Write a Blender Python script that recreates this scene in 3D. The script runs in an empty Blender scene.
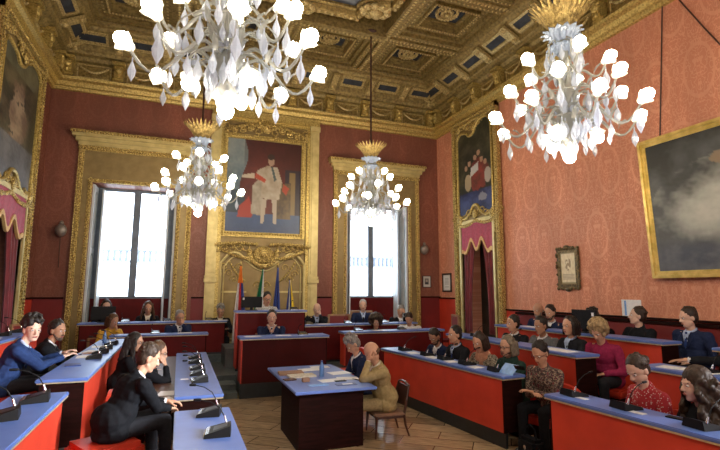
import bpy, bmesh, math, random
from math import sin, cos, pi, radians as RD, sqrt, atan2
from mathutils import Vector, Matrix, noise as mnoise
random.seed(7)
SC = bpy.context.scene
COL = SC.collection
V = Vector

# ------------------------------------------------------------------ materials
MATS = {}
def nmat(name):
    m = bpy.data.materials.new(name); m.use_nodes = True
    nt = m.node_tree; b = nt.nodes['Principled BSDF']
    MATS[name] = m
    return m, nt, b
def ramp(nt, fac, stops):
    r = nt.nodes.new('ShaderNodeValToRGB')
    while len(r.color_ramp.elements) < len(stops): r.color_ramp.elements.new(0.5)
    for e, (p, c) in zip(r.color_ramp.elements, stops):
        e.position = p; e.color = (*c, 1)
    nt.links.new(fac, r.inputs[0])
    return r
def coords(nt, scale=(1, 1, 1), kind='Object'):
    tc = nt.nodes.new('ShaderNodeTexCoord'); mp = nt.nodes.new('ShaderNodeMapping')
    mp.inputs['Scale'].default_value = scale
    nt.links.new(tc.outputs[kind], mp.inputs[0])
    return mp.outputs[0]
def noise(nt, vec, scale, detail=3, rough=.55):
    n = nt.nodes.new('ShaderNodeTexNoise')
    n.inputs['Scale'].default_value = scale; n.inputs['Detail'].default_value = detail
    n.inputs['Roughness'].default_value = rough
    nt.links.new(vec, n.inputs['Vector'])
    return n.outputs['Fac']
def bump(nt, b, h, strength, dist=.01):
    n = nt.nodes.new('ShaderNodeBump'); n.inputs['Strength'].default_value = strength
    n.inputs['Distance'].default_value = dist
    nt.links.new(h, n.inputs['Height']); nt.links.new(n.outputs[0], b.inputs['Normal'])
def mat(name, c1, c2=None, scale=8, rough=.6, metal=0, bmp=0, bscale=None, lo=.35, hi=.65, coat=0,
        stretch=(1, 1, 1), spec=.5, sheen=0, dist=.01):
    m, nt, b = nmat(name)
    b.inputs['Roughness'].default_value = rough; b.inputs['Metallic'].default_value = metal
    b.inputs['Coat Weight'].default_value = coat; b.inputs['Specular IOR Level'].default_value = spec
    b.inputs['Sheen Weight'].default_value = sheen
    vec = coords(nt, stretch)
    c2 = c2 or tuple(x * .75 for x in c1)
    f = noise(nt, vec, scale)
    r = ramp(nt, f, [(lo, c2), (hi, c1)])
    nt.links.new(r.outputs[0], b.inputs['Base Color'])
    if bmp:
        bump(nt, b, noise(nt, vec, bscale or scale * 3, 4), bmp, dist)
    m.diffuse_color = (*c1, 1)
    return m

def math_n(nt, op, a, b=None):
    n = nt.nodes.new('ShaderNodeMath'); n.operation = op
    for i, x in enumerate((a, b)):
        if x is None: continue
        if isinstance(x, (int, float)): n.inputs[i].default_value = x
        else: nt.links.new(x, n.inputs[i])
    return n.outputs[0]

def damask(name, base, fig, axis, pu=.74, pv=1.25, rough=.62):
    """silk wall covering: a mirrored, repeating leaf-and-ogee figure"""
    m, nt, b = nmat(name)
    tc = nt.nodes.new('ShaderNodeTexCoord'); sx = nt.nodes.new('ShaderNodeSeparateXYZ')
    nt.links.new(tc.outputs['Object'], sx.inputs[0])
    u = math_n(nt, 'DIVIDE', sx.outputs[axis], pu); v = math_n(nt, 'DIVIDE', sx.outputs[2], pv)
    row = math_n(nt, 'MULTIPLY', math_n(nt, 'MODULO', math_n(nt, 'FLOOR', v), 2.0), .5)
    u = math_n(nt, 'ADD', u, row)
    fu = math_n(nt, 'ABSOLUTE', math_n(nt, 'SUBTRACT', math_n(nt, 'FRACT', math_n(nt, 'ADD', u, 100.0)), .5))
    fv = math_n(nt, 'FRACT', v)
    # ogee ring
    dv = math_n(nt, 'SUBTRACT', fv, .5)
    rr = math_n(nt, 'SQRT', math_n(nt, 'ADD', math_n(nt, 'POWER', math_n(nt, 'MULTIPLY', fu, 2.2), 2.0),
                                  math_n(nt, 'POWER', math_n(nt, 'MULTIPLY', dv, 2.0), 2.0)))
    ring = math_n(nt, 'ABSOLUTE', math_n(nt, 'SUBTRACT', rr, .72))
    ringm = math_n(nt, 'LESS_THAN', ring, .055)
    cx = nt.nodes.new('ShaderNodeCombineXYZ')
    nt.links.new(fu, cx.inputs[0]); nt.links.new(fv, cx.inputs[1])
    n1 = noise(nt, cx.outputs[0], 11, 1.5, .4)
    leaf = math_n(nt, 'LESS_THAN', math_n(nt, 'ABSOLUTE', math_n(nt, 'SUBTRACT', n1, .5)), .03)
    leaf2 = math_n(nt, 'GREATER_THAN', n1, .66)
    tot = math_n(nt, 'MAXIMUM', math_n(nt, 'MAXIMUM', math_n(nt, 'MULTIPLY', ringm, .8), leaf), leaf2)
    mp = nt.nodes.new('ShaderNodeMapping'); mp.inputs['Scale'].default_value = (1.0, 1.0, .22)
    nt.links.new(tc.outputs['Object'], mp.inputs[0])
    ir = noise(nt, mp.outputs[0], 2.0, 3)
    tot = math_n(nt, 'MULTIPLY', tot, math_n(nt, 'MULTIPLY', ir, 1.1))
    mx = nt.nodes.new('ShaderNodeMix'); mx.data_type = 'RGBA'
    mx.inputs[6].default_value = (*base, 1); mx.inputs[7].default_value = (*fig, 1)
    nt.links.new(tot, mx.inputs[0])
    m2 = nt.nodes.new('ShaderNodeMix'); m2.data_type = 'RGBA'; m2.blend_type = 'MULTIPLY'
    m2.inputs[0].default_value = 1
    nt.links.new(mx.outputs[2], m2.inputs[6])
    rp = ramp(nt, ir, [(.3, (.78, .78, .78)), (.7, (1.08, 1.05, 1.05))])
    nt.links.new(rp.outputs[0], m2.inputs[7])
    nt.links.new(m2.outputs[2], b.inputs['Base Color'])
    b.inputs['Roughness'].default_value = rough
    rg = math_n(nt, 'SUBTRACT', rough, math_n(nt, 'MULTIPLY', tot, .25))
    nt.links.new(rg, b.inputs['Roughness'])
    return m

M = {}
M['damask_lit'] = damask('damask_lit', (.60, .235, .135), (.78, .40, .25), 1, rough=.6)  # wall silk as lit on the right; brightness is put into the colour
M['damask_left_shaded'] = damask('damask_left_shaded', (.20, .065, .038), (.28, .10, .06), 1, rough=.6)  # same silk, darkened to put the left wall's shade into its colour
M['damask_back_shaded'] = damask('damask_back_shaded', (.205, .066, .038), (.275, .10, .06), 0, rough=.6)  # shaded copy of the same silk; the dimness is in the colour
M['gold'] = mat('gilding', (.66, .50, .16), (.28, .19, .05), 26, .36, .55, .6, 55, .3, .62, dist=.012)
M['gold_ornate'] = mat('carved_gilding', (.78, .60, .21), (.20, .12, .03), 34, .33, .6, 1.0, 30, .38, .6, dist=.03)
M['gold_flat'] = mat('gilded_panel', (.30, .215, .085), (.24, .17, .065), 5, .5, .3, .15, 60)
M['gold_smooth'] = mat('smooth_gilding', (.80, .60, .20), (.55, .40, .10), 7, .32, .6, .15, 30)
M['frame_aged'] = mat('dark_aged_gilding', (.20, .14, .05), (.04, .03, .015), 22, .4, .4, .8, 40)
M['gold_light'] = mat('pale_gilding', (.66, .55, .24), (.52, .42, .17), 5, .45, .35, .2, 40)
M['gold_dark'] = mat('aged_gilding', (.48, .35, .115), (.17, .115, .035), 18, .42, .5, .8, 40, .3, .68, dist=.02)
M['coffer'] = mat('coffer_gilding', (.40, .30, .105), (.15, .105, .035), 14, .45, .3, .9, 36, .3, .7, dist=.02)
M['coffer_bead'] = mat('coffer_bead_gilding', (.72, .58, .26), (.34, .25, .09), 30, .36, .4, .6, 60)
M['coffer_blue'] = mat('coffer_dark_blue', (.035, .045, .06), (.015, .018, .025), 6, .6)
M['cof_paint'] = mat('ceiling_painting', (.32, .36, .42), (.07, .08, .10), 1.4, .7)
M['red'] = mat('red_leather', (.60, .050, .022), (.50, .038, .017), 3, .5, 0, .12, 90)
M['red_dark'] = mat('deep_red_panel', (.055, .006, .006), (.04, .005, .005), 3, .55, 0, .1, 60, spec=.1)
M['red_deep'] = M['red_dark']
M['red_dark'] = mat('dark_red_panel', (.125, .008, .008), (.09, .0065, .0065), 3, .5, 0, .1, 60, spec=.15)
M['red_wain'] = mat('red_wainscot', (.20, .014, .012), (.16, .011, .010), 2, .5)
M['mahog'] = mat('mahogany', (.022, .006, .005), (.012, .004, .003), 4, .6, 0, .05, 30, stretch=(1, 1, 8), spec=.05)
M['blue'] = mat('blue_desk_leather', (.115, .205, .55), (.10, .18, .50), 5, .36, 0, .0, 120, spec=.7)
M['edge'] = mat('brass_edge', (.75, .62, .38), None, 20, .35, .5)
M['plinth'] = mat('dark_plinth', (.018, .022, .024), None, 10, .4)
M['slate'] = mat('grey_step', (.10, .12, .12), (.06, .075, .075), 6, .38, 0, .1)
M['black'] = mat('black_plastic', (.006, .006, .007), None, 10, .5, spec=.2)
M['chrome'] = mat('chrome', (.75, .76, .78), None, 10, .25, .9)
M['screen'] = mat('console_screen', (.010, .018, .05), (.005, .009, .025), 8, .3, spec=.35)
M['brownwood'] = mat('brown_wood', (.085, .028, .014), (.04, .014, .008), 5, .4, 0, .1, stretch=(6, 6, 1))
M['lightwood'] = mat('light_wood', (.36, .20, .09), (.26, .14, .06), 8, .4)
M['white_paint'] = mat('white_shutter_paint', (.62, .66, .68), (.52, .56, .58), 3, .45)
M['shutter_groove'] = mat('shutter_moulding', (.30, .36, .40), None, 5, .5)
M['winframe'] = mat('window_frame_grey', (.16, .20, .25), None, 5, .45)
M['paper'] = mat('white_paper', (.82, .83, .85), (.72, .73, .76), 30, .6)
M['bluepaper'] = mat('blue_folder', (.20, .42, .85), None, 20, .4)
M['bluedark'] = mat('dark_blue_folder', (.04, .08, .28), None, 20, .3)
M['manila'] = mat('brown_folder', (.30, .16, .09), (.22, .12, .07), 12, .6)
M['velvet'] = mat('crimson_velvet', (.20, .012, .022), (.09, .006, .012), 6, .7, 0, .2, sheen=.3, stretch=(3, 3, .4))
M['pelmet'] = mat('rose_damask_pelmet', (.42, .05, .09), (.30, .035, .06), 14, .6)
M['trimgold'] = mat('gold_fringe', (.78, .52, .20), (.5, .3, .1), 60, .6, 0, .5, 120)
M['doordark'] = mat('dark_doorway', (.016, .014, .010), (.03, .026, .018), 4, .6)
M['ceramic'] = mat('grey_sconce', (.26, .22, .19), None, 9, .4, .3)
M['frameblk'] = mat('black_frame', (.015, .012, .012), None, 9, .3)
M['pebble'] = mat('far_grey_balustrade', (.28, .32, .38), (.22, .26, .32), 9, .7)
M['rodbrown'] = mat('brown_silk_rod', (.06, .022, .015), None, 40, .6)

# floor: parquet in diagonal blocks
m, nt, b = nmat('parquet'); M['floor'] = m
tc = nt.nodes.new('ShaderNodeTexCoord'); mp = nt.nodes.new('ShaderNodeMapping')
mp.inputs['Rotation'].default_value = (0, 0, RD(38)); nt.links.new(tc.outputs['Object'], mp.inputs[0])
br = nt.nodes.new('ShaderNodeTexBrick'); nt.links.new(mp.outputs[0], br.inputs[0])
br.inputs['Scale'].default_value = 1; br.inputs['Brick Width'].default_value = .95; br.inputs['Row Height'].default_value = .32
br.inputs['Mortar Size'].default_value = .006; br.inputs['Color1'].default_value = (.60, .45, .27, 1)
br.inputs['Color2'].default_value = (.33, .24, .14, 1); br.inputs['Mortar'].default_value = (.05, .03, .018, 1)
mp2 = nt.nodes.new('ShaderNodeMapping'); mp2.inputs['Scale'].default_value = (2, 14, 1)
nt.links.new(mp.outputs[0], mp2.inputs[0]); g = noise(nt, mp2.outputs[0], 2.5, 5)
mx = nt.nodes.new('ShaderNodeMix'); mx.data_type = 'RGBA'; mx.blend_type = 'MULTIPLY'; mx.inputs[0].default_value = 1
nt.links.new(br.outputs[0], mx.inputs[6]); rp = ramp(nt, g, [(.3, (.55, .55, .55)), (.7, (1.25, 1.2, 1.15))])
nt.links.new(rp.outputs[0], mx.inputs[7]); nt.links.new(mx.outputs[2], b.inputs['Base Color'])
b.inputs['Roughness'].default_value = .2; bump(nt, b, g, .08)

# glass, crystal, lamps
def crystal(name, c, f):
    m, nt, b = nmat(name); M[name] = m
    b.inputs['Base Color'].default_value = (*c, 1); b.inputs['Roughness'].default_value = .08; b.inputs['Specular IOR Level'].default_value = .9
    out = nt.nodes['Material Output']; tl = nt.nodes.new('ShaderNodeBsdfTranslucent'); tl.inputs[0].default_value = (*c, 1)
    tr = nt.nodes.new('ShaderNodeBsdfTransparent'); tr.inputs[0].default_value = (.92, .95, 1, 1)
    a1 = nt.nodes.new('ShaderNodeMixShader'); a1.inputs[0].default_value = .5
    a2 = nt.nodes.new('ShaderNodeMixShader'); a2.inputs[0].default_value = f
    nt.links.new(b.outputs[0], a1.inputs[1]); nt.links.new(tl.outputs[0], a1.inputs[2])
    nt.links.new(a1.outputs[0], a2.inputs[1]); nt.links.new(tr.outputs[0], a2.inputs[2]); nt.links.new(a2.outputs[0], out.inputs[0])
crystal('crystal', (.62, .66, .74), .30); crystal('milky', (.46, .46, .41), .30); crystal('blueglass', (.50, .58, .70), .25)
def emit(name, c, s):
    m, nt, b = nmat(name)
    b.inputs['Base Color'].default_value = (*c, 1); b.inputs['Emission Color'].default_value = (*c, 1)
    b.inputs['Emission Strength'].default_value = s; M[name] = m
    return m
BULB = 70.0
emit('lit_bulb', (1.0, .86, .66), BULB)
m, nt, b = nmat('window_glass'); M['glass'] = m
for n in list(nt.nodes):
    if n.type != 'OUTPUT_MATERIAL': nt.nodes.remove(n)
out = nt.nodes['Material Output']
tr = nt.nodes.new('ShaderNodeBsdfTransparent'); tr.inputs[0].default_value = (.96, .98, 1, 1)
gl = nt.nodes.new('ShaderNodeBsdfGlossy'); gl.inputs['Roughness'].default_value = .03
mxs = nt.nodes.new('ShaderNodeMixShader'); mxs.inputs[0].default_value = .05
nt.links.new(tr.outputs[0], mxs.inputs[1]); nt.links.new(gl.outputs[0], mxs.inputs[2]); nt.links.new(mxs.outputs[0], out.inputs[0])
m, nt, b = nmat('sheer_curtain'); M['sheer'] = m
for n in list(nt.nodes):
    if n.type != 'OUTPUT_MATERIAL': nt.nodes.remove(n)
out = nt.nodes['Material Output']
tl = nt.nodes.new('ShaderNodeBsdfTranslucent'); tl.inputs[0].default_value = (.93, .95, .98, 1)
tr = nt.nodes.new('ShaderNodeBsdfTransparent')
mxs = nt.nodes.new('ShaderNodeMixShader'); mxs.inputs[0].default_value = .45
nt.links.new(tl.outputs[0], mxs.inputs[1]); nt.links.new(tr.outputs[0], mxs.inputs[2]); nt.links.new(mxs.outputs[0], out.inputs[0])

# paintings read a colour attribute
m, nt, b = nmat('oil_paint'); M['paint'] = m
a = nt.nodes.new('ShaderNodeAttribute'); a.attribute_name = 'Col'
nt.links.new(a.outputs['Color'], b.inputs['Base Color']); b.inputs['Roughness'].default_value = .38
bump(nt, b, noise(nt, coords(nt), 22, 4), .35, .01)

# ------------------------------------------------------------------ mesh builder
class MB:
    def __init__(s): s.v = []; s.f = []; s.mi = []; s.m = Matrix.Identity(4); s.cur = 0
    def add(s, vs, fs):
        o = len(s.v)
        s.v += [tuple(s.m @ V(p)) for p in vs]
        s.f += [tuple(o + i for i in f) for f in fs]; s.mi += [s.cur] * len(fs)
        return s
    def box(s, x0, x1, y0, y1, z0, z1, bev=0):
        if x0 > x1: x0, x1 = x1, x0
        if y0 > y1: y0, y1 = y1, y0
        if z0 > z1: z0, z1 = z1, z0
        if bev:
            bm = bmesh.new(); bmesh.ops.create_cube(bm, size=1)
            for q in bm.verts:
                q.co = V(((x0 + x1) / 2 + q.co.x * (x1 - x0), (y0 + y1) / 2 + q.co.y * (y1 - y0), (z0 + z1) / 2 + q.co.z * (z1 - z0)))
            bmesh.ops.bevel(bm, geom=bm.edges[:], offset=bev, segments=2, affect='EDGES')
            bm.verts.index_update()
            s.add([q.co.copy() for q in bm.verts], [[q.index for q in f.verts] for f in bm.faces]); bm.free()
            return s
        vs = [(x, y, z) for z in (z0, z1) for y in (y0, y1) for x in (x0, x1)]
        return s.add(vs, [(0, 2, 3, 1), (4, 5, 7, 6), (0, 1, 5, 4), (2, 6, 7, 3), (0, 4, 6, 2), (1, 3, 7, 5)])
    def prism(s, pts, z0, z1):
        n = len(pts)
        ar = sum(pts[i][0] * pts[(i + 1) % n][1] - pts[(i + 1) % n][0] * pts[i][1] for i in range(n))
        if ar < 0: pts = pts[::-1]
        vs = [(x, y, z0) for x, y in pts] + [(x, y, z1) for x, y in pts]
        fs = [tuple(range(n))[::-1], tuple(range(n, 2 * n))] + [(i, (i + 1) % n, n + (i + 1) % n, n + i) for i in range(n)]
        return s.add(vs, fs)
    def lathe(s, prof, n=16, c=(0, 0, 0), flute=0, amp=0):
        vs = []; fs = []
        for r, z in prof:
            for k in range(n):
                a = 2 * pi * k / n; q = r * (1 + amp * cos(flute * a)) if flute else r
                vs.append((c[0] + q * cos(a), c[1] + q * sin(a), c[2] + z))
        for j in range(len(prof) - 1):
            for k in range(n):
                fs.append((j * n + k, j * n + (k + 1) % n, (j + 1) * n + (k + 1) % n, (j + 1) * n + k))
        fs.append(tuple(range(n))[::-1]); fs.append(tuple((len(prof) - 1) * n + k for k in range(n)))
        return s.add(vs, fs)
    def tube(s, pts, r, n=6, closed=False):
        pts = [V(p) for p in pts]; L = len(pts); vs = []; fs = []
        rs = r if isinstance(r, (list, tuple)) else [r] * L
        pu = None
        for i, p in enumerate(pts):
            if closed: d = pts[(i + 1) % L] - pts[i - 1]
            else: d = pts[min(i + 1, L - 1)] - pts[max(i - 1, 0)]
            if d.length < 1e-9: d = V((0, 0, 1))
            d.normalize()
            u = pu - d * pu.dot(d) if pu is not None else d.orthogonal()
            if u.length < 1e-6: u = d.orthogonal()
            u.normalize(); pu = u; w = d.cross(u)
            for k in range(n):
                a = 2 * pi * k / n
                vs.append(p + (u * cos(a) + w * sin(a)) * rs[i])
        m_ = L if closed else L - 1
        for i in range(m_):
            j = (i + 1) % L
            for k in range(n):
                fs.append((i * n + k, i * n + (k + 1) % n, j * n + (k + 1) % n, j * n + k))
        if not closed:
            fs.append(tuple(range(n))[::-1]); fs.append(tuple((L - 1) * n + k for k in range(n)))
        return s.add(vs, fs)
    def ell(s, c, r, rot=None, n=12, k=8):
        """ellipsoid"""
        c = V(c); rot = rot or Matrix.Identity(3)
        if isinstance(r, (int, float)): r = (r, r, r)
        vs = [c + rot @ V((0, 0, r[2]))]
        for j in range(1, k):
            t = pi * j / k
            for i in range(n):
                a = 2 * pi * i / n
                vs.append(c + rot @ V((r[0] * sin(t) * cos(a), r[1] * sin(t) * sin(a), r[2] * cos(t))))
        vs.append(c + rot @ V((0, 0, -r[2])))
        fs = [(0, 1 + i, 1 + (i + 1) % n) for i in range(n)]
        for j in range(k - 2):
            for i in range(n):
                a = 1 + j * n; b_ = a + n
                fs.append((a + i, b_ + i, b_ + (i + 1) % n, a + (i + 1) % n))
        e = len(vs) - 1; a = 1 + (k - 2) * n
        fs += [(e, a + (i + 1) % n, a + i) for i in range(n)]
        return s.add(vs, fs)
    def cap(s, p0, p1, r0, r1=None, n=10):
        """tapered capsule"""
        p0 = V(p0); p1 = V(p1); r1 = r0 if r1 is None else r1
        d = p1 - p0
        if d.length < 1e-6: return s.ell(p0, max(r0, r1))
        d.normalize(); u = d.orthogonal().normalized(); w = d.cross(u)
        rings = []
        for j in range(1, 4):
            t = pi / 2 * j / 3; rings.append((p0 - d * r0 * cos(t), r0 * sin(t)))
        for j in range(3, 0, -1):
            t = pi / 2 * j / 3; rings.append((p1 + d * r1 * cos(t), r1 * sin(t)))
        vs = [p0 - d * r0]
        for c, r in rings:
            for k in range(n):
                a = 2 * pi * k / n; vs.append(c + (u * cos(a) + w * sin(a)) * r)
        vs.append(p1 + d * r1)
        fs = [(0, 1 + (k + 1) % n, 1 + k) for k in range(n)]
        for j in range(len(rings) - 1):
            a = 1 + j * n; b_ = a + n
            for k in range(n): fs.append((a + k, a + (k + 1) % n, b_ + (k + 1) % n, b_ + k))
        a = 1 + (len(rings) - 1) * n; e = len(vs) - 1
        fs += [(e, a + k, a + (k + 1) % n) for k in range(n)]
        return s.add(vs, fs)
    def build(s, name, mats, parent=None, loc=None, smooth=False, rz=0):
        me = bpy.data.meshes.new(name); me.from_pydata(s.v, [], s.f)
        if not isinstance(mats, (list, tuple)): mats = [mats]
        for q in mats: me.materials.append(q)
        if len(mats) > 1: me.polygons.foreach_set('material_index', s.mi)
        if smooth: me.polygons.foreach_set('use_smooth', [True] * len(me.polygons))
        me.update()
        o = bpy.data.objects.new(name, me); COL.objects.link(o)
        if parent: o.parent = parent
        if loc is not None: o.location = loc
        o.rotation_euler.z = rz
        return o

def thing(name, label, cat, loc=(0, 0, 0), rz=0, group=None):
    o = bpy.data.objects.new(name, None); COL.objects.link(o); o.empty_display_size = .1
    o.location = loc; o.rotation_euler.z = rz
    return tag(o, label, cat, group)
def tag(o, label, cat, group=None):
    o['label'] = label; o['category'] = cat
    if group: o['group'] = group
    return o
def struct(o): o['kind'] = 'structure'; return o
def tree_copy(o, parent=None):
    c = o.copy(); COL.objects.link(c); c.parent = parent
    for ch in list(o.children): tree_copy(ch, c)
    return c
def Mx(loc=(0, 0, 0), rx=0, ry=0, rz=0):
    return Matrix.Translation(loc) @ Matrix.Rotation(rz, 4, 'Z') @ Matrix.Rotation(ry, 4, 'Y') @ Matrix.Rotation(rx, 4, 'X')
ORD = ['nearest', 'second', 'third', 'fourth', 'fifth', 'sixth', 'seventh', 'eighth', 'ninth', 'tenth']

# ------------------------------------------------------------------ camera
H = 2.0
cd = bpy.data.cameras.new('camera'); cam = bpy.data.objects.new('camera', cd); COL.objects.link(cam)
y_, t_, r_ = RD(20.868), RD(7.939), RD(.174)
fw = V((sin(y_) * cos(t_), cos(y_) * cos(t_), sin(t_))); rt = V((cos(y_), -sin(y_), 0)); up = rt.cross(fw)
r2 = rt * cos(r_) + up * sin(r_); u2 = -rt * sin(r_) + up * cos(r_)
cam.matrix_world = Matrix(((r2.x, u2.x, -fw.x, 0), (r2.y, u2.y, -fw.y, 0), (r2.z, u2.z, -fw.z, H), (0, 0, 0, 1)))
cd.sensor_width = 36; cd.lens = 467.147 / 720 * 36; cd.clip_start = .05; cd.clip_end = 200
SC.camera = cam
SC.view_settings.view_transform = 'Standard'; SC.view_settings.look = 'None'
SC.view_settings.gamma = 1; SC.view_settings.use_curve_mapping = False
SC.view_settings.exposure = 0.0

# ------------------------------------------------------------------ room
D, XL, XR, YB, ZC, ZT = 13.257, -3.289, 7.8, -5.0, 7.1, 8.6
WIN = [(-2.2, -.2), (4.62, 6.68)]
WTOP = 4.68
struct(MB().box(XL - .4, XR + .4, YB - .4, D + 1.2, -.2, 0).build('floor', M['floor']))
b = MB()
xs = [XL - .3, WIN[0][0], WIN[0][1], WIN[1][0], WIN[1][1], XR + .3]
for i in (0, 2, 4): b.box(xs[i], xs[i + 1], D, D + .9, 0, ZT + .2)
for a, c in WIN: b.box(a, c, D, D + .9, WTOP, ZT + .2)
struct(b.build('wall_back', M['damask_back_shaded']))
# doorway behind the right portiere
b = MB(); DY0, DY1, DZ = 10.42, 11.72, 3.9
b.box(XR, XR + .5, YB, DY0, 0, ZT + .2).box(XR, XR + .5, DY1, D, 0, ZT + .2).box(XR, XR + .5, DY0, DY1, DZ, ZT + .2)
struct(b.build('wall_right', M['damask_lit']))
struct(MB().box(XR + .5, XR + .6, DY0 - .2, DY1 + .2, 0, DZ + .1).build('door_1', M['doordark']))
LY0, LY1 = 9.6, 11.35
b = MB().box(XL - .5, XL, YB, LY0, 0, ZT + .2).box(XL - .5, XL, LY1, D, 0, ZT + .2).box(XL - .5, XL, LY0, LY1, DZ, ZT + .2)
struct(b.build('wall_left', M['damask_left_shaded']))
struct(MB().box(XL - .6, XL - .5, LY0 - .2, LY1 + .2, 0, DZ + .1).build('door_2', M['doordark']))
struct(MB().box(XL - .5, XR + .5, YB - .3, YB, 0, ZT + .2).build('wall_front', M['damask_back_shaded']))
# red wainscot panelling below a thin rail
b = MB()
for a, c in ((XL, -2.62), (.28, .62), (3.72, 4.16), (7.1, XR)): b.box(a, c, D - .03, D, .0, 1.77)
struct(b.build('trim_1', M['red_wain']))
b = MB()
for a, c in ((XL, -2.62), (.28, .62), (3.72, 4.16), (7.1, XR)): b.box(a, c, D - .06, D, 1.77, 1.81)
struct(b.build('trim_2', M['mahog']))
b = MB()
for a, c in ((YB, 9.95), (12.1, D - .03)): b.box(XR - .03, XR, a, c, 0, 1.74 if a > 9 else 1.5)
for a, c in ((YB, 9.3), (12.2, D - .03)): b.box(XL, XL + .03, a, c, 0, 1.77)
struct(b.build('trim_3', M['red']))  # same red wainscot, in a brighter red that paints in the side walls' light
b = MB().box(XR - .06, XR, YB, 9.95, 1.5, 1.54).box(XR - .06, XR, 12.1, D - .06, 1.74, 1.78).box(XL, XL + .06, 12.2, D - .06, 1.77, 1.81)
struct(b.build('trim_4', M['mahog']))

# raised floors
def dais(name, x0, x1, y0, y1, z0, z1):
    b = MB().box(x0, x1, y0, y1, z0, z1); return struct(b.build(name, M['slate']))
dais('trim_5', -1.0, 3.6, 10.0, 13.2, 0, .30)
dais('trim_6', XL + .03, 7.0, 11.9, 13.2, .30, .46)
dais('trim_7', 3.6, 7.0, 9.0, 13.2, 0, .30)
# the plaster tiers under the side benches
dais('trim_8', 5.0, XR - .03, YB, 9.0, 0, .24)
dais('trim_9', 6.2, XR - .03, YB, 9.0, .24, .42)
dais('trim_10', XL + .03, -1.0, YB, 12.0, 0, .25)
dais('trim_11', XL + .03, -2.3, YB, 12.0, .25, .48)

# ---- cornice, frieze, coffered ceiling
def ring_profile(prof, m, name):
    """sweep a (inset, z) profile around the four walls"""
    vs = []; fs = []; n = len(prof)
    for (cx, cy, sx, sy) in ((XL, YB, 1, 1), (XR, YB, -1, 1), (XR, D, -1, -1), (XL, D, 1, -1)):
        for d, z in prof: vs.append((cx + sx * d, cy + sy * d, z))
    for c in range(4):
        e = (c + 1) % 4
        for i in range(n - 1): fs.append((c * n + i, e * n + i, e * n + i + 1, c * n + i + 1))
    o = MB().add(vs, fs).build(name, m); return struct(o)
ring_profile([(0, 7.02), (.06, 7.03), (.08, 7.10), (.12, 7.12), (.16, 7.22), (.24, 7.26), (.26, 7.33), (.08, 7.36), (0, 7.36)], M['gold'], 'trim_12')
ring_profile([(.0, 7.34), (.05, 7.36), (.05, 7.82), (0, 7.84)], M['gold_dark'], 'trim_13')
ring_profile([(.05, 7.80), (.16, 7.82), (.22, 7.90), (.34, 7.92), (.36, 7.99), (.40, 8.02), (.42, 8.14), (.86, 8.36), (.90, 8.42), (1.0, 8.44), (1.02, 8.52), (.9, 8.62)], M['coffer'], 'trim_14')
ceil = struct(MB().box(XL - .3, XR + .3, YB, D + .3, 9.0, 9.15).build('ceiling', M['coffer']))

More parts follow.
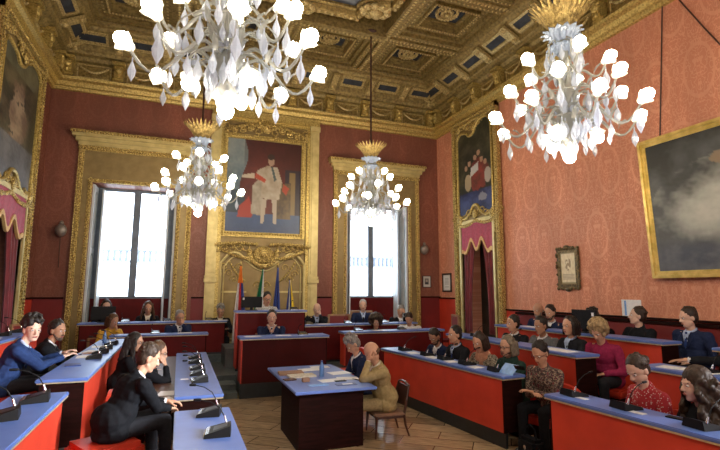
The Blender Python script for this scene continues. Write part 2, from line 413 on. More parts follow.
# consoles, festoons and frieze panels along back, left and right
def along(wall, s, d, z):
    if wall == 'back': return (s, D - d, z)
    if wall == 'left': return (XL + d, s, z)
    return (XR - d, s, z)
def frieze(wall, s0, s1, n):
    st = (s1 - s0) / n
    for k in range(n + 1):
        s = s0 + k * st
        b = MB()
        ang = {'back': 0, 'left': pi / 2, 'right': -pi / 2}[wall]
        b.m = Mx(along(wall, s, 0, 0), rz=ang)
        b.box(-.13, .13, -.2, -.04, 7.37, 7.45)
        b.box(-.10, .10, -.26, -.04, 7.45, 7.78, .015)
        b.box(-.15, .15, -.34, -.04, 7.78, 7.86)
        b.ell((0, -.27, 7.66), (.09, .06, .1)); b.ell((-.07, -.27, 7.72), .045, n=8, k=6); b.ell((.07, -.27, 7.72), .045, n=8, k=6)
        b.ell((0, -.25, 7.52), (.05, .05, .07), n=8, k=6)
        b.build('frieze_console', M['gold'], ceil)
        if k < n:
            b = MB(); b.m = Mx(along(wall, s + st / 2, 0, 0), rz=ang); h = st / 2 - .2
            for a in (-1, 1):
                b.box(a * h - .015, a * h + .015, -.075, -.05, 7.42, 7.76)
                b.box(-h, h, -.075, -.05, 7.59 + a * .17 - .015, 7.59 + a * .17 + .015)
            b.build('frieze_panel', M['coffer_bead'], ceil)
            b = MB(); b.m = Mx(along(wall, s + st / 2, 0, 0), rz=ang)
            b.tube([(h * .92 * (i / 6 - 1), -.12 - .03 * sin(pi * i / 12), 7.70 - .17 * sin(pi * i / 12)) for i in range(13)],
                   [.014 + .02 * sin(pi * i / 12) for i in range(13)], 6)
            for i in range(1, 12, 2):
                b.ell((h * .92 * (i / 6 - 1), -.145, 7.695 - .17 * sin(pi * i / 12)), .03, n=6, k=4)
            b.build('festoon', M['coffer_bead'], ceil)
        # bracket and dark panel in the sloping cove above
        b = MB(); b.m = Mx(along(wall, s, 0, 0), rz=ang)
        b.add([(-.09, -.42, 8.10), (.09, -.42, 8.10), (.09, -.88, 8.33), (-.09, -.88, 8.33), (-.09, -.40, 8.0), (.09, -.40, 8.0), (.09, -.9, 8.25), (-.09, -.9, 8.25)],
              [(0, 1, 2, 3), (4, 7, 6, 5), (0, 4, 5, 1), (1, 5, 6, 2), (2, 6, 7, 3), (3, 7, 4, 0)])
        b.ell((0, -.5, 8.03), (.08, .07, .06), n=8, k=6).ell((0, -.82, 8.22), (.08, .06, .06), n=8, k=6)
        b.build('cove_bracket', M['coffer_bead'], ceil)
        if k < n:
            b = MB(); b.m = Mx(along(wall, s + st / 2, 0, 0), rz=ang)
            def slope(y, dz): return 8.14 - (y + .42) * (.22 / .44) * 1 - dz
            for (x0, x1, y0, y1, t) in ((-.30, .30, -.54, -.74, .03),):
                for rr in ((x0 - .06, x1 + .06, y0 + .06, y0), (x0 - .06, x1 + .06, y1, y1 - .06), (x0 - .06, x0, y0, y1), (x1, x1 + .06, y0, y1)):
                    a0, a1, c0, c1 = rr
                    b.add([(a0, c0, slope(c0, .035)), (a1, c0, slope(c0, .035)), (a1, c1, slope(c1, .035)), (a0, c1, slope(c1, .035))], [(0, 1, 2, 3)])
                    b.add([(a0, c0, slope(c0, 0)), (a1, c0, slope(c0, 0)), (a1, c0, slope(c0, .035)), (a0, c0, slope(c0, .035))], [(0, 1, 2, 3)])
                    b.add([(a0, c1, slope(c1, 0)), (a1, c1, slope(c1, 0)), (a1, c1, slope(c1, .035)), (a0, c1, slope(c1, .035))], [(0, 1, 2, 3)])
            b.build('cove_panel_frame', M['coffer_bead'], ceil)
            b = MB(); b.m = Mx(along(wall, s + st / 2, 0, 0), rz=ang)
            b.add([(-.30, -.54, slope(-.54, .008)), (.30, -.54, slope(-.54, .008)), (.30, -.74, slope(-.74, .008)), (-.30, -.74, slope(-.74, .008))], [(0, 1, 2, 3)])
            b.build('cove_panel', M['coffer_blue'], ceil)
frieze('back', -2.95, 7.45, 9)
frieze('right', 4.35, 12.9, 8)
frieze('left', 6.3, 12.9, 6)

def coffer(cx, cy, hx, hy, rosette=True, round_=False):
    # stepped square frames rising into the ceiling, each with a row of beads
    b = MB()
    def frame(b, ox, oy, w, z0, z1):
        b.box(cx - ox, cx + ox, cy - oy, cy - oy + w, z0, z1).box(cx - ox, cx + ox, cy + oy - w, cy + oy, z0, z1)
        b.box(cx - ox, cx - ox + w, cy - oy + w, cy + oy - w, z0, z1).box(cx + ox - w, cx + ox, cy - oy + w, cy + oy - w, z0, z1)
    frame(b, hx, hy, .16, 8.50, 9.0)
    frame(b, hx - .16, hy - .16, .10, 8.60, 9.0)
    frame(b, hx - .26, hy - .26, .20, 8.70, 9.0)
    frame(b, hx - .46, hy - .46, .07, 8.62, 9.0)
    frame(b, hx - .53, hy - .53, .09, 8.80, 9.0)
    b.build('coffer_frame', M['coffer'], ceil)
    b = MB()
    for (o, z, st) in ((.08, 8.49, .11), (.36, 8.69, .13), (.495, 8.61, .07)):
        ox, oy = hx - o, hy - o
        for sg in (-1, 1):
            n = int(2 * ox / st)
            for i in range(n + 1): b.ell((cx - ox + 2 * ox * i / n, cy + sg * oy, z), (.028, .028, .022), n=6, k=4)
            n = int(2 * oy / st)
            for i in range(1, n): b.ell((cx + sg * ox, cy - oy + 2 * oy * i / n, z), (.028, .028, .022), n=6, k=4)
    b.build('coffer_beading', M['coffer_bead'], ceil)
    b = MB().box(cx - hx + .6, cx + hx - .6, cy - hy + .6, cy + hy - .6, 8.86, 9.0); b.build('coffer_panel', M['coffer_blue'], ceil)
    if rosette:
        b = MB(); r = min(hx, hy) - .72
        b.tube([(cx + r * cos(2 * pi * i / 20), cy + r * sin(2 * pi * i / 20), 8.83) for i in range(20)], .045, 6, True)
        for i in range(20): b.ell((cx + r * cos(2 * pi * i / 20), cy + r * sin(2 * pi * i / 20), 8.79), (.04, .04, .03), n=6, k=4)
        for i in range(8): b.ell((cx + .12 * cos(pi * i / 4), cy + .12 * sin(pi * i / 4), 8.81), (.06, .06, .04), n=8, k=5)
        b.ell((cx, cy, 8.78), (.06, .06, .06), n=8, k=6)
        b.build('coffer_rosette', M['coffer_bead'], ceil)
for cx in (-1.35, 1.05, 3.45, 5.85):
    coffer(cx, 11.45, 1.08, .98)
for cy in (9.3, 7.15, 5.0, 2.8):
    coffer(5.85, cy, 1.08, .98); coffer(-1.35, cy, 1.08, .98)
# beams between coffers, carved
b = MB()
for x in (-2.53, -.15, 2.25, 4.65, 7.03): b.box(x - .09, x + .09, 10.45 if x == 2.25 else YB + .5, 12.5, 8.46, 9.0)
for y in (12.5, 10.38, 8.22, 6.07, 3.9): b.box(-2.5, -.1, y - .07, y + .07, 8.46, 9.0).box(4.6, 7.0, y - .07, y + .07, 8.46, 9.0)
b.box(-.1, 4.6, 12.43, 12.57, 8.46, 9.0).box(-.1, 4.6, 10.2, 10.5, 8.40, 9.0)
b.build('ceiling_beam', M['coffer'], ceil)
b = MB()
for x in (-2.53, -.15, 2.25, 4.65, 7.03):
    for i in range(150):
        y = 12.4 - i * .1
        if x == 2.25 and y < 10.5: break
        b.ell((x, y, 8.455), (.05, .03, .02), n=6, k=4)
for y in (12.5, 10.38, 8.22, 6.07, 3.9):
    for i in range(96):
        x = -2.5 + i * .1
        if -.1 < x < 4.6 and y < 10: continue
        b.ell((x, y, 8.455 if not (-.1 < x < 4.6 and y < 11) else 8.39), (.03, .05, .02), n=6, k=4)
b.build('beam_beading', M['coffer_bead'], ceil)
# big central field with its curved, swagged frame
def cartouche(cx, cy, hx, hy, r):
    out = []
    for (sx, sy, a0) in ((1, 1, 0), (-1, 1, 90), (-1, -1, 180), (1, -1, 270)):
        c = (cx + sx * hx, cy + sy * hy)
        seq = []
        for i in range(9):
            t = i / 8 * pi / 2
            if (sx, sy) == (1, 1): seq.append((c[0] - r * cos(t), c[1] - r * sin(t)))
            if (sx, sy) == (-1, 1): seq.append((c[0] + r * cos(t), c[1] - r * sin(t)))
            if (sx, sy) == (-1, -1): seq.append((c[0] + r * cos(t), c[1] + r * sin(t)))
            if (sx, sy) == (1, -1): seq.append((c[0] - r * cos(t), c[1] + r * sin(t)))
        if (sx, sy) in ((1, 1), (-1, -1)): seq = seq[::-1]
        out += seq
    return out
pl = cartouche(2.25, 6.2, 2.15, 3.75, .7)
MB().prism(pl, 8.78, 9.0).build('ceiling_painting', M['cof_paint'], ceil)
b = MB(); b.tube([(x, y, 8.66) for x, y in pl], .13, 8, True)
b.tube([(x * .93 + 2.25 * .07, y * .95 + 6.2 * .05, 8.70) for x, y in pl], .06, 6, True)
b.build('painting_moulding', M['gold_dark'], ceil)
b = MB()
for i in range(len(pl)):
    p, q = V(pl[i]), V(pl[(i + 1) % len(pl)]); n = max(1, int((q - p).length / .16))
    for k in range(n):
        w = p.lerp(q, k / n); b.ell((w.x, w.y, 8.55), (.06, .06, .04), n=6, k=4)
for c in ((2.25, 9.95), (0.1, 6.2), (4.4, 6.2), (.5, 9.5), (4.0, 9.5)):
    for i in range(10):
        a = 2 * pi * i / 10; b.ell((c[0] + .3 * cos(a), c[1] + .2 * sin(a), 8.56), (.12, .1, .07), n=8, k=5)
    b.ell((c[0], c[1], 8.52), (.2, .15, .1))
b.build('painting_carving', M['coffer_bead'], ceil)
# ------------------------------------------------------------------ carved work helpers
def scroll(b, c, s=1, mir=1, r=.02, turns=1.3, plane='xz'):
    """an acanthus-like spiral with leaf lumps, in the xz plane at depth c[1]"""
    pts = []; rs = []
    for i in range(15):
        t = i / 14; a = t * turns * 2 * pi; q = (.16 * (1 - t) + .02) * s
        pts.append((c[0] + mir * q * cos(a), c[1] - .01 * t, c[2] + q * sin(a))); rs.append(r * s * (1.2 - .6 * t))
    b.tube(pts, rs, 5)
    for i in range(0, 14, 3): b.ell(pts[i], (.035 * s, .02, .028 * s), n=6, k=4)
def garland(b, p0, p1, n, amp, r, y):
    for i in range(n + 1):
        t = i / n; x = p0[0] + (p1[0] - p0[0]) * t; z = p0[1] + (p1[1] - p0[1]) * t - amp * sin(pi * t)
        b.ell((x, y - .5 * r, z), (r * random.uniform(.8, 1.2), r * .7, r * random.uniform(.8, 1.2)), n=6, k=4)
def beads(b, p0, p1, st, r, y):
    d = V((p1[0] - p0[0], p1[1] - p0[1])); n = max(1, int(d.length / st))
    for i in range(n + 1):
        t = i / n; b.ell((p0[0] + d.x * t, y, p0[1] + d.y * t), (r, r * .8, r), n=6, k=4)

# ------------------------------------------------------------------ windows
def window(n, x0, x1, fx0, fx1, place):
    # deep recess, red parapet, casements with mullion
    yp = D + .62
    lo = 1.80
    b = MB().box(x0, x1, yp - .06, yp, .0, lo - .04); struct(b.build('wall_parapet', M['red_dark']))
    b.cur = 0
    px0, px1 = x0 + .24, x1 - .24
    w = struct(MB().box(x0, px0, yp - .02, yp + .06, lo - .04, WTOP).box(px1, x1, yp - .02, yp + .06, lo - .04, WTOP)
               .box(px0, px1, yp - .02, yp + .06, WTOP - .07, WTOP).box(px0, px1, yp - .04, yp + .06, lo - .05, lo + .02)
               .box((px0 + px1) / 2 - .085, (px0 + px1) / 2 + .085, yp - .04, yp + .06, lo, WTOP).build('window_%d' % n, M['winframe']))
    MB().box(px0, px1, yp + .01, yp + .02, lo, WTOP - .05).build('window_pane', M['glass'], w)
    MB().box(px0, px1, yp - .01, yp + .03, 3.98, 4.0).build('window_bar', M['winframe'], w)
    # folded shutters lining the reveals
    for sx, xa in ((1, x0), (-1, x1)):
        b = MB().box(xa, xa + sx * .05, D + .03, yp - .05, .45, WTOP - .03)
        s_ = b.build('shutter', M['white_paint'], w)
        b = MB()
        for z0, z1 in ((.6, 2.9), (3.05, 4.5)):
            y0, y1 = D + .12, yp - .15
            arch = [(y0 + (y1 - y0) * i / 8, z1 - .14 + .14 * sin(pi * i / 8)) for i in range(9)]
            loop = [(xa + sx * .055, y0, z0)] + [(xa + sx * .055, yy, zz) for yy, zz in arch] + [(xa + sx * .055, y1, z0)]
            b.tube(loop, .012, 5, True)
        b.build('shutter_moulding', M['shutter_groove'], s_)
    # half-open shutter leaves at the casement jambs
    for sx, xa in ((1, px0), (-1, px1)):
        b = MB(); b.m = Mx((xa, yp - .05, 0), rz=(-sx) * RD(96) if sx > 0 else RD(96))
        b.box(0, .30 * sx, -.02, .02, lo - 1.2, WTOP - .10)
        b.build('shutter_leaf', M['white_paint'], w)
    # gilded surround
    f = thing('window_surround', 'gilded surround with projecting top moulding around the %s window' % place, 'window frame', ((fx0 + fx1) / 2, D, 1.0), 0, None)
    o = V(((fx0 + fx1) / 2, D, 1.0))
    def L(b): b.m = Matrix.Translation(-o); return b
    zt = 5.62; by = D - .02
    b = L(MB())
    b.box(fx0 + .12, x0 - .1, by - .02, D, .5, zt - .1).box(x1 + .1, fx1 - .12, by - .02, D, .5, zt - .1).box(x0 - .1, x1 + .1, by - .02, D, WTOP + .1, zt - .1)
    b.build('surround_panel', M['gold_flat'], f)
    for nm, (a, c, tz, wd, pr) in (('outer_moulding', (fx0, fx1, zt, .13, .09)), ('inner_moulding', (x0 - .1, x1 + .1, WTOP + .1, .09, .06))):
        b = L(MB())
        b.box(a, a + wd, D - pr, D, .5, tz).box(c - wd, c, D - pr, D, .5, tz).box(a + wd, c - wd, D - pr, D, tz - wd, tz)
        beads(b, (a + wd / 2, .5), (a + wd / 2, tz), .07, .035, D - pr); beads(b, (c - wd / 2, .5), (c - wd / 2, tz), .07, .035, D - pr)
        beads(b, (a, tz - wd / 2), (c, tz - wd / 2), .07, .035, D - pr)
        b.build(nm, M['gold_ornate'], f)
    b = L(MB())
    b.box(fx0 - .02, fx1 + .02, D - .12, D, zt, zt + .1).box(fx0 - .08, fx1 + .08, D - .17, D, zt + .1, zt + .2).box(fx0 - .15, fx1 + .15, D - .24, D, zt + .2, zt + .28)
    b.build('cornice_moulding', M['gold_light'], f)
    b = L(MB()); b.box(fx0 - .18, fx1 + .18, D - .28, D, zt + .28, zt + .35)
    beads(b, (fx0 - .16, zt + .3), (fx1 + .16, zt + .3), .065, .035, D - .28)
    b.build('carved_edge', M['gold_ornate'], f)
window(1, WIN[0][0], WIN[0][1], -2.56, .18, 'left')
window(2, WIN[1][0], WIN[1][1], 4.18, 7.06, 'right')
# what the panes look out on: a pale balustrade across the street
b = MB(); b.box(-12, 22, 22, 22.4, 3.62, 3.70).box(-12, 22, 22, 22.4, 3.15, 3.22)
for i in range(140): b.box(-11 + i * .23, -11 + i * .23 + .10, 22.1, 22.3, 3.22, 3.62)
tag(b.build('balustrade', M['pebble'], loc=(0, 0, 0)), 'pale balustrade across the street seen through both windows', 'balustrade')

# ------------------------------------------------------------------ gilded centre bay with the portrait
def bay():
    o = V((2.14, D, .3))
    f = thing('gilded_wall_bay', 'tall gilded wall bay with side pilasters holding the large standing portrait', 'wall panelling', tuple(o))
    def L(): b = MB(); b.m = Matrix.Translation(-o); return b
    xl, xr = .60, 3.68
    L().box(xl, xr, D - .05, D, .3, 7.0).build('back_panel', M['gold_flat'], f)
    for a, c in ((xl, xl + .26), (xr - .26, xr)):
        b = L().box(a, c, D - .15, D - .05, .3, 6.92)
        b.box(a + .05, c - .05, D - .18, D - .15, .75, 2.1).box(a + .05, c - .05, D - .18, D - .15, 2.45, 6.6)
        b.box(a - .03, c + .03, D - .21, D - .05, 2.2, 2.3).box(a - .02, c + .02, D - .19, D - .05, 2.32, 2.38).box(a - .03, c + .03, D - .2, D - .05, .3, .6)
        b.box(a - .02, c + .02, D - .2, D - .05, 6.7, 6.85)
        b.build('pilaster', M['gold_light'], f)
    b = L().box(xl, xr, D - .2, D - .05, 6.85, 7.02).box(xl + .26, xr - .26, D - .12, D - .05, 6.75, 6.85)
    for a, c in ((xl + .26, xl + .36), (xr - .36, xr - .26)): b.box(a, c, D - .12, D - .05, .3, 6.75)
    b.build('architrave', M['gold'], f)
    # carved crest above the portrait
    b = L(); cz = 6.55; cx = 2.12
    for k in range(5):
        for s in (-1, 1):
            scroll(b, (cx + s * (.26 + k * .22), D - .12, cz - .02 + .06 * sin(k * 1.7)), 1.0 - .06 * k, s, .026)
            b.ell((cx + s * (.2 + k * .23), D - .12, cz + .1 - .05 * k), (.1, .05, .06), n=8, k=5)
    for s in (-1, 1):
        garland(b, (cx, cz + .18), (cx + s * 1.1, cz - .08), 14, -.06, .045, D - .14)
        garland(b, (cx + s * .25, cz - .18), (cx + s * 1.15, cz - .2), 12, .05, .04, D - .14)
    b.ell((cx, D - .16, cz + .1), (.16, .09, .2)).ell((cx, D - .2, cz + .12), (.09, .08, .12))
    for i in range(9): b.ell((cx + .2 * cos(pi * i / 8), D - .16, cz + .2 + .12 * sin(pi * i / 8)), (.045, .04, .06), n=6, k=4)
    b.build('carved_crest', M['gold_ornate'], f)
    # lower panel with curved head and central cartouche
    b = L(); z0, z1 = .6, 3.05
    head = []
    for i in range(25):
        t = i / 24; x = .98 + t * 2.32
        u = abs(t - .5) * 2
        z = 2.72 + .30 * sin(pi * min(1, (1 - u) * 1.6)) if u > .42 else 2.62
        if u < .42: z = 2.86 - .24 * cos(u / .42 * pi / 2) * 1.0
        head.append((x, z))
    loop = [(.98, D - .10, z0)] + [(x, D - .10, z) for x, z in head] + [(3.30, D - .10, z0)]
    b.tube(loop, .045, 8, True)
    b.tube([(1.08 + (p[0] - .98) * .915, p[1] + .02, p[2] - .1 if p[2] > 1 else p[2] + .1) for p in loop], .02, 6, True)
    b.box(1.05, 1.7, D - .08, D - .05, 1.92, 1.97).box(2.6, 3.25, D - .08, D - .05, 1.92, 1.97)
    b.build('panel_moulding', M['gold_light'], f)
    b = L(); cz = 3.05
    b.ell((cx, D - .16, cz - .1), (.30, .12, .26)).ell((cx, D - .24, cz - .05), (.16, .09, .16))
    for k in range(14):
        a = pi * k / 13 + pi; b.ell((cx + .38 * cos(a), D - .15, cz + .0 + .38 * sin(a)), (.08, .05, .08), n=8, k=5)
    for s in (-1, 1):
        for k in range(5):
            scroll(b, (cx + s * (.5 + k * .18), D - .12, cz + .10 - .02 * k), .95 - .08 * k, s, .026)
        garland(b, (cx + s * .3, cz - .2), (cx + s * 1.1, cz + .02), 14, .06, .05, D - .13)
        garland(b, (cx + s * .2, cz + .2), (cx + s * 1.3, cz + .16), 16, -.04, .05, D - .13)
    b.build('carved_cartouche', M['gold_ornate'], f)
    b = L()
    for s in (-1, 1):
        for k in range(4):
            scroll(b, (cx + s * (.62 + .14 * k), D - .07, 2.62 - .17 * ((k * 2) % 3)), .62, s, .02)
        garland(b, (cx + s * .9, 2.75), (cx + s * .5, 2.25), 9, .05, .035, D - .08)
    scroll(b, (cx - .1, D - .07, 2.12), .7, -1); scroll(b, (cx + .1, D - .07, 2.12), .7, 1)
    b.build('carved_sprays', M['gold'], f)
bay()

# ------------------------------------------------------------------ paintings
def inside(p, poly):
    x, y = p; r = False; j = len(poly) - 1
    for i in range(len(poly)):
        xi, yi = poly[i]; xj, yj = poly[j]
        if (yi > y) != (yj > y) and x < (xj - xi) * (y - yi) / (yj - yi) + xi: r = not r
        j = i
    return r
def lerp3(a, b, t): t = max(0, min(1, t)); return tuple(a[i] + (b[i] - a[i]) * t for i in range(3))
def canvas(name, w, h, fn, nu, nv, parent, m4, mask=None):
    """flat canvas with real thickness; fn(u, v) gives its paint (u right, v down)"""
    vs = []; fs = []; cols = []
    for j in range(nv + 1):
        for i in range(nu + 1):
            u, v = i / nu, j / nv; vs.append(m4 @ V(((u - .5) * w, 0, (.5 - v) * h))); cols.append(fn(u, v))
    for j in range(nv):
        for i in range(nu):
            if mask and not mask((i + .5) / nu, (j + .5) / nv): continue
            a = j * (nu + 1) + i; fs.append((a, a + nu + 1, a + nu + 2, a + 1))
    me = bpy.data.meshes.new(name); me.from_pydata([tuple(p) for p in vs], [], fs); me.materials.append(M['paint'])
    ca = me.color_attributes.new('Col', 'FLOAT_COLOR', 'POINT')
    ca.data.foreach_set('color', [x for c in cols for x in (*c, 1)])
    me.update()
    o = bpy.data.objects.new(name, me); COL.objects.link(o); o.parent = parent
    sm = o.modifiers.new('thickness', 'SOLIDIFY'); sm.thickness = .02; sm.offset = -1
    return o
def nz(u, v, s, k=0): return mnoise.noise(V((u * s, v * s, k)))

def king(u, v):
    n = nz(u, v, 9) * .3 + nz(u, v, 30, 4) * .2
    c = lerp3((.10, .022, .014), (.21, .04, .025), .5 + n - abs(u - .45) * 1.2)
    if u < .22 + .05 * sin(v * 9): c = lerp3((.10, .16, .20), (.30, .34, .33), .9 - v * 1.5 + n)
    if u < .25 and v > .55: c = lerp3((.03, .07, .10), (.02, .03, .05), n + .5)
    if v < .3 and u > .22: c = lerp3(c, (.03, .012, .01), .6 - v * 1.5)
    if u > .78 and v > .3: c = lerp3((.05, .04, .05), (.03, .02, .03), n + .5)
    if .84 < u < .92 and .33 < v < .9: c = (.26, .18, .07)
    if v > .80: c = lerp3((.06, .11, .24), (.03, .06, .15), (v - .8) * 3 + n)
    if inside((u, v), [(.18, .72), (.30, .62), (.36, .78), (.34, .84), (.15, .84)]): c = (.40, .05, .03)
    if inside((u, v), [(.62, .48), (.86, .44), (.86, .84), (.64, .84)]): c = lerp3((.22, .15, .06), (.07, .05, .04), .5 + 2 * n)
    if inside((u, v), [(.44, .40), (.34, .5), (.33, .80), (.46, .82), (.5, .55)]): c = lerp3((.55, .50, .40), (.30, .25, .18), .5 + 2 * n)
    if inside((u, v), [(.53, .27), (.40, .33), (.36, .41), (.47, .46), (.45, .63), (.70, .64), (.74, .44), (.67, .28)]): c = lerp3((.62, .55, .44), (.40, .32, .22), .5 + 2 * n)
    if inside((u, v), [(.38, .36), (.52, .42), (.50, .46), (.36, .41)]): c = (.48, .08, .04)
    if inside((u, v), [(.76, .46), (.84, .50), (.80, .58), (.74, .54)]): c = (.48, .08, .04)
    if inside((u, v), [(.58, .28), (.61, .28), (.66, .42), (.63, .44)]): c = (.08, .12, .12)
    if inside((u, v), [(.36, .36), (.20, .39), (.20, .42), (.36, .42)]): c = (.60, .50, .38)
    for lx in (.50, .64):
        if abs(u - lx - (v - .66) * (-.1 if lx < .6 else .06)) < .034 - (v - .66) * .05 and .64 < v < .90: c = (.55, .48, .38)
    if ((u - .585) / .042) ** 2 + ((v - .215) / .052) ** 2 < 1: c = (.50, .33, .23)
    if ((u - .58) / .05) ** 2 + ((v - .170) / .032) ** 2 < 1: c = (.05, .03, .02)
    return tuple(x * .72 for x in c)
MP = lambda loc, rz=0: Matrix.Translation(loc) @ Matrix.Rotation(rz, 4, 'Z')
p = thing('portrait_painting', 'full-length portrait of a standing figure in a pale robe, gilded frame, between the windows', 'painting', (2.10, D - .06, 3.5))
o = V((2.10, D - .06, 3.5))
canvas('canvas', 2.10, 2.66, king, 84, 106, p, MP((0, -.03, 1.42)))
b = MB()
for (wd, y, of) in ((.09, .09, 0), (.05, .06, .09)):
    hx, z0, z1 = 1.05 + of, .09 - of, 2.75 + of
    b.box(-hx - wd, -hx, -y, .0, z0 - wd, z1 + wd).box(hx, hx + wd, -y, .0, z0 - wd, z1 + wd).box(-hx, hx, -y, .0, z0 - wd, z0).box(-hx, hx, -y, .0, z1, z1 + wd)
beads(b, (-1.1, 0), (-1.1, 2.84), .075, .035, -.1); beads(b, (1.1, 0), (1.1, 2.84), .075, .035, -.1)
beads(b, (-1.1, .05), (1.1, .05), .075, .035, -.1); beads(b, (-1.1, 2.8), (1.1, 2.8), .075, .035, -.1)
b.build('frame', M['gold'], p)

# ---- the two tall gilded doorcases of the side walls (painting above, draped doorway below)
def dark_r(u, v):
    n = nz(u, v * 1.8, 5) + .5 * nz(u, v * 2, 18, 3)
    c = lerp3((.018, .022, .016), (.075, .07, .045), .3 + n - v * .3)
    if v > .72: c = lerp3((.015, .022, .075), (.04, .06, .17), .5 + n)
    if ((u - .60) / .26) ** 2 + ((v - .58) / .17) ** 2 < 1 + n: c = lerp3((.22, .035, .03), (.10, .03, .025), .5 + n)
    if ((u - .30) / .10) ** 2 + ((v - .62) / .09) ** 2 < 1: c = (.35, .27, .17)
    if inside((u, v), [(.40, .47), (.62, .43), (.6, .52), (.36, .57)]): c = (.46, .45, .42)
    for (a, e) in ((.35, .42), (.52, .38), (.70, .42), (.8, .46), (.25, .46), (.62, .34)):
        if ((u - a) / .05) ** 2 + ((v - e) / .028) ** 2 < 1: c = (.36, .22, .14)
    if ((u - .86) / .09) ** 2 + ((v - .60) / .08) ** 2 < 1: c = (.38, .33, .28)
    if ((u - .7) / .1) ** 2 + ((v - .8) / .05) ** 2 < 1 + n: c = (.22, .22, .26)
    return c
def dark_l(u, v):
    n = nz(u, v * 1.8, 5, 7) + .5 * nz(u, v * 2, 18, 9)
    c = lerp3((.02, .024, .018), (.10, .085, .055), .35 + n)
    if ((u - .5) / .2) ** 2 + ((v - .5) / .22) ** 2 < 1 + n: c = lerp3((.33, .25, .17), (.12, .08, .06), .5 + n)
    if v > .66: c = lerp3((.06, .07, .09), (.15, .16, .18), .5 + n)
    if v < .2: c = lerp3((.10, .11, .08), (.03, .03, .02), .5 + n)
    return c
def shape_pts(w, h, seg=10):
    """baroque outline: shoulders and a notch at head and foot"""
    hw, hh = w / 2, h / 2
    top = []
    P = [(-hw, hh - .50), (-hw + .02, hh - .30), (-hw + .18, hh - .16), (-hw * .42, hh - .22), (-hw * .25, hh - .34), (0, hh - .30),
         (hw * .18, hh - .12), (hw * .42, hh), (hw * .75, hh), (hw - .05, hh - .14), (hw, hh - .40)]
    Q = [(hw, -hh + .40), (hw - .06, -hh + .12), (hw * .6, -hh + .02), (hw * .3, -hh + .16), (hw * .12, -hh + .34), (-hw * .12, -hh + .34), (-hw * .3, -hh + .16), (-hw * .6, -hh + .02), (-hw + .06, -hh + .12), (-hw, -hh + .40)]
    return P + Q
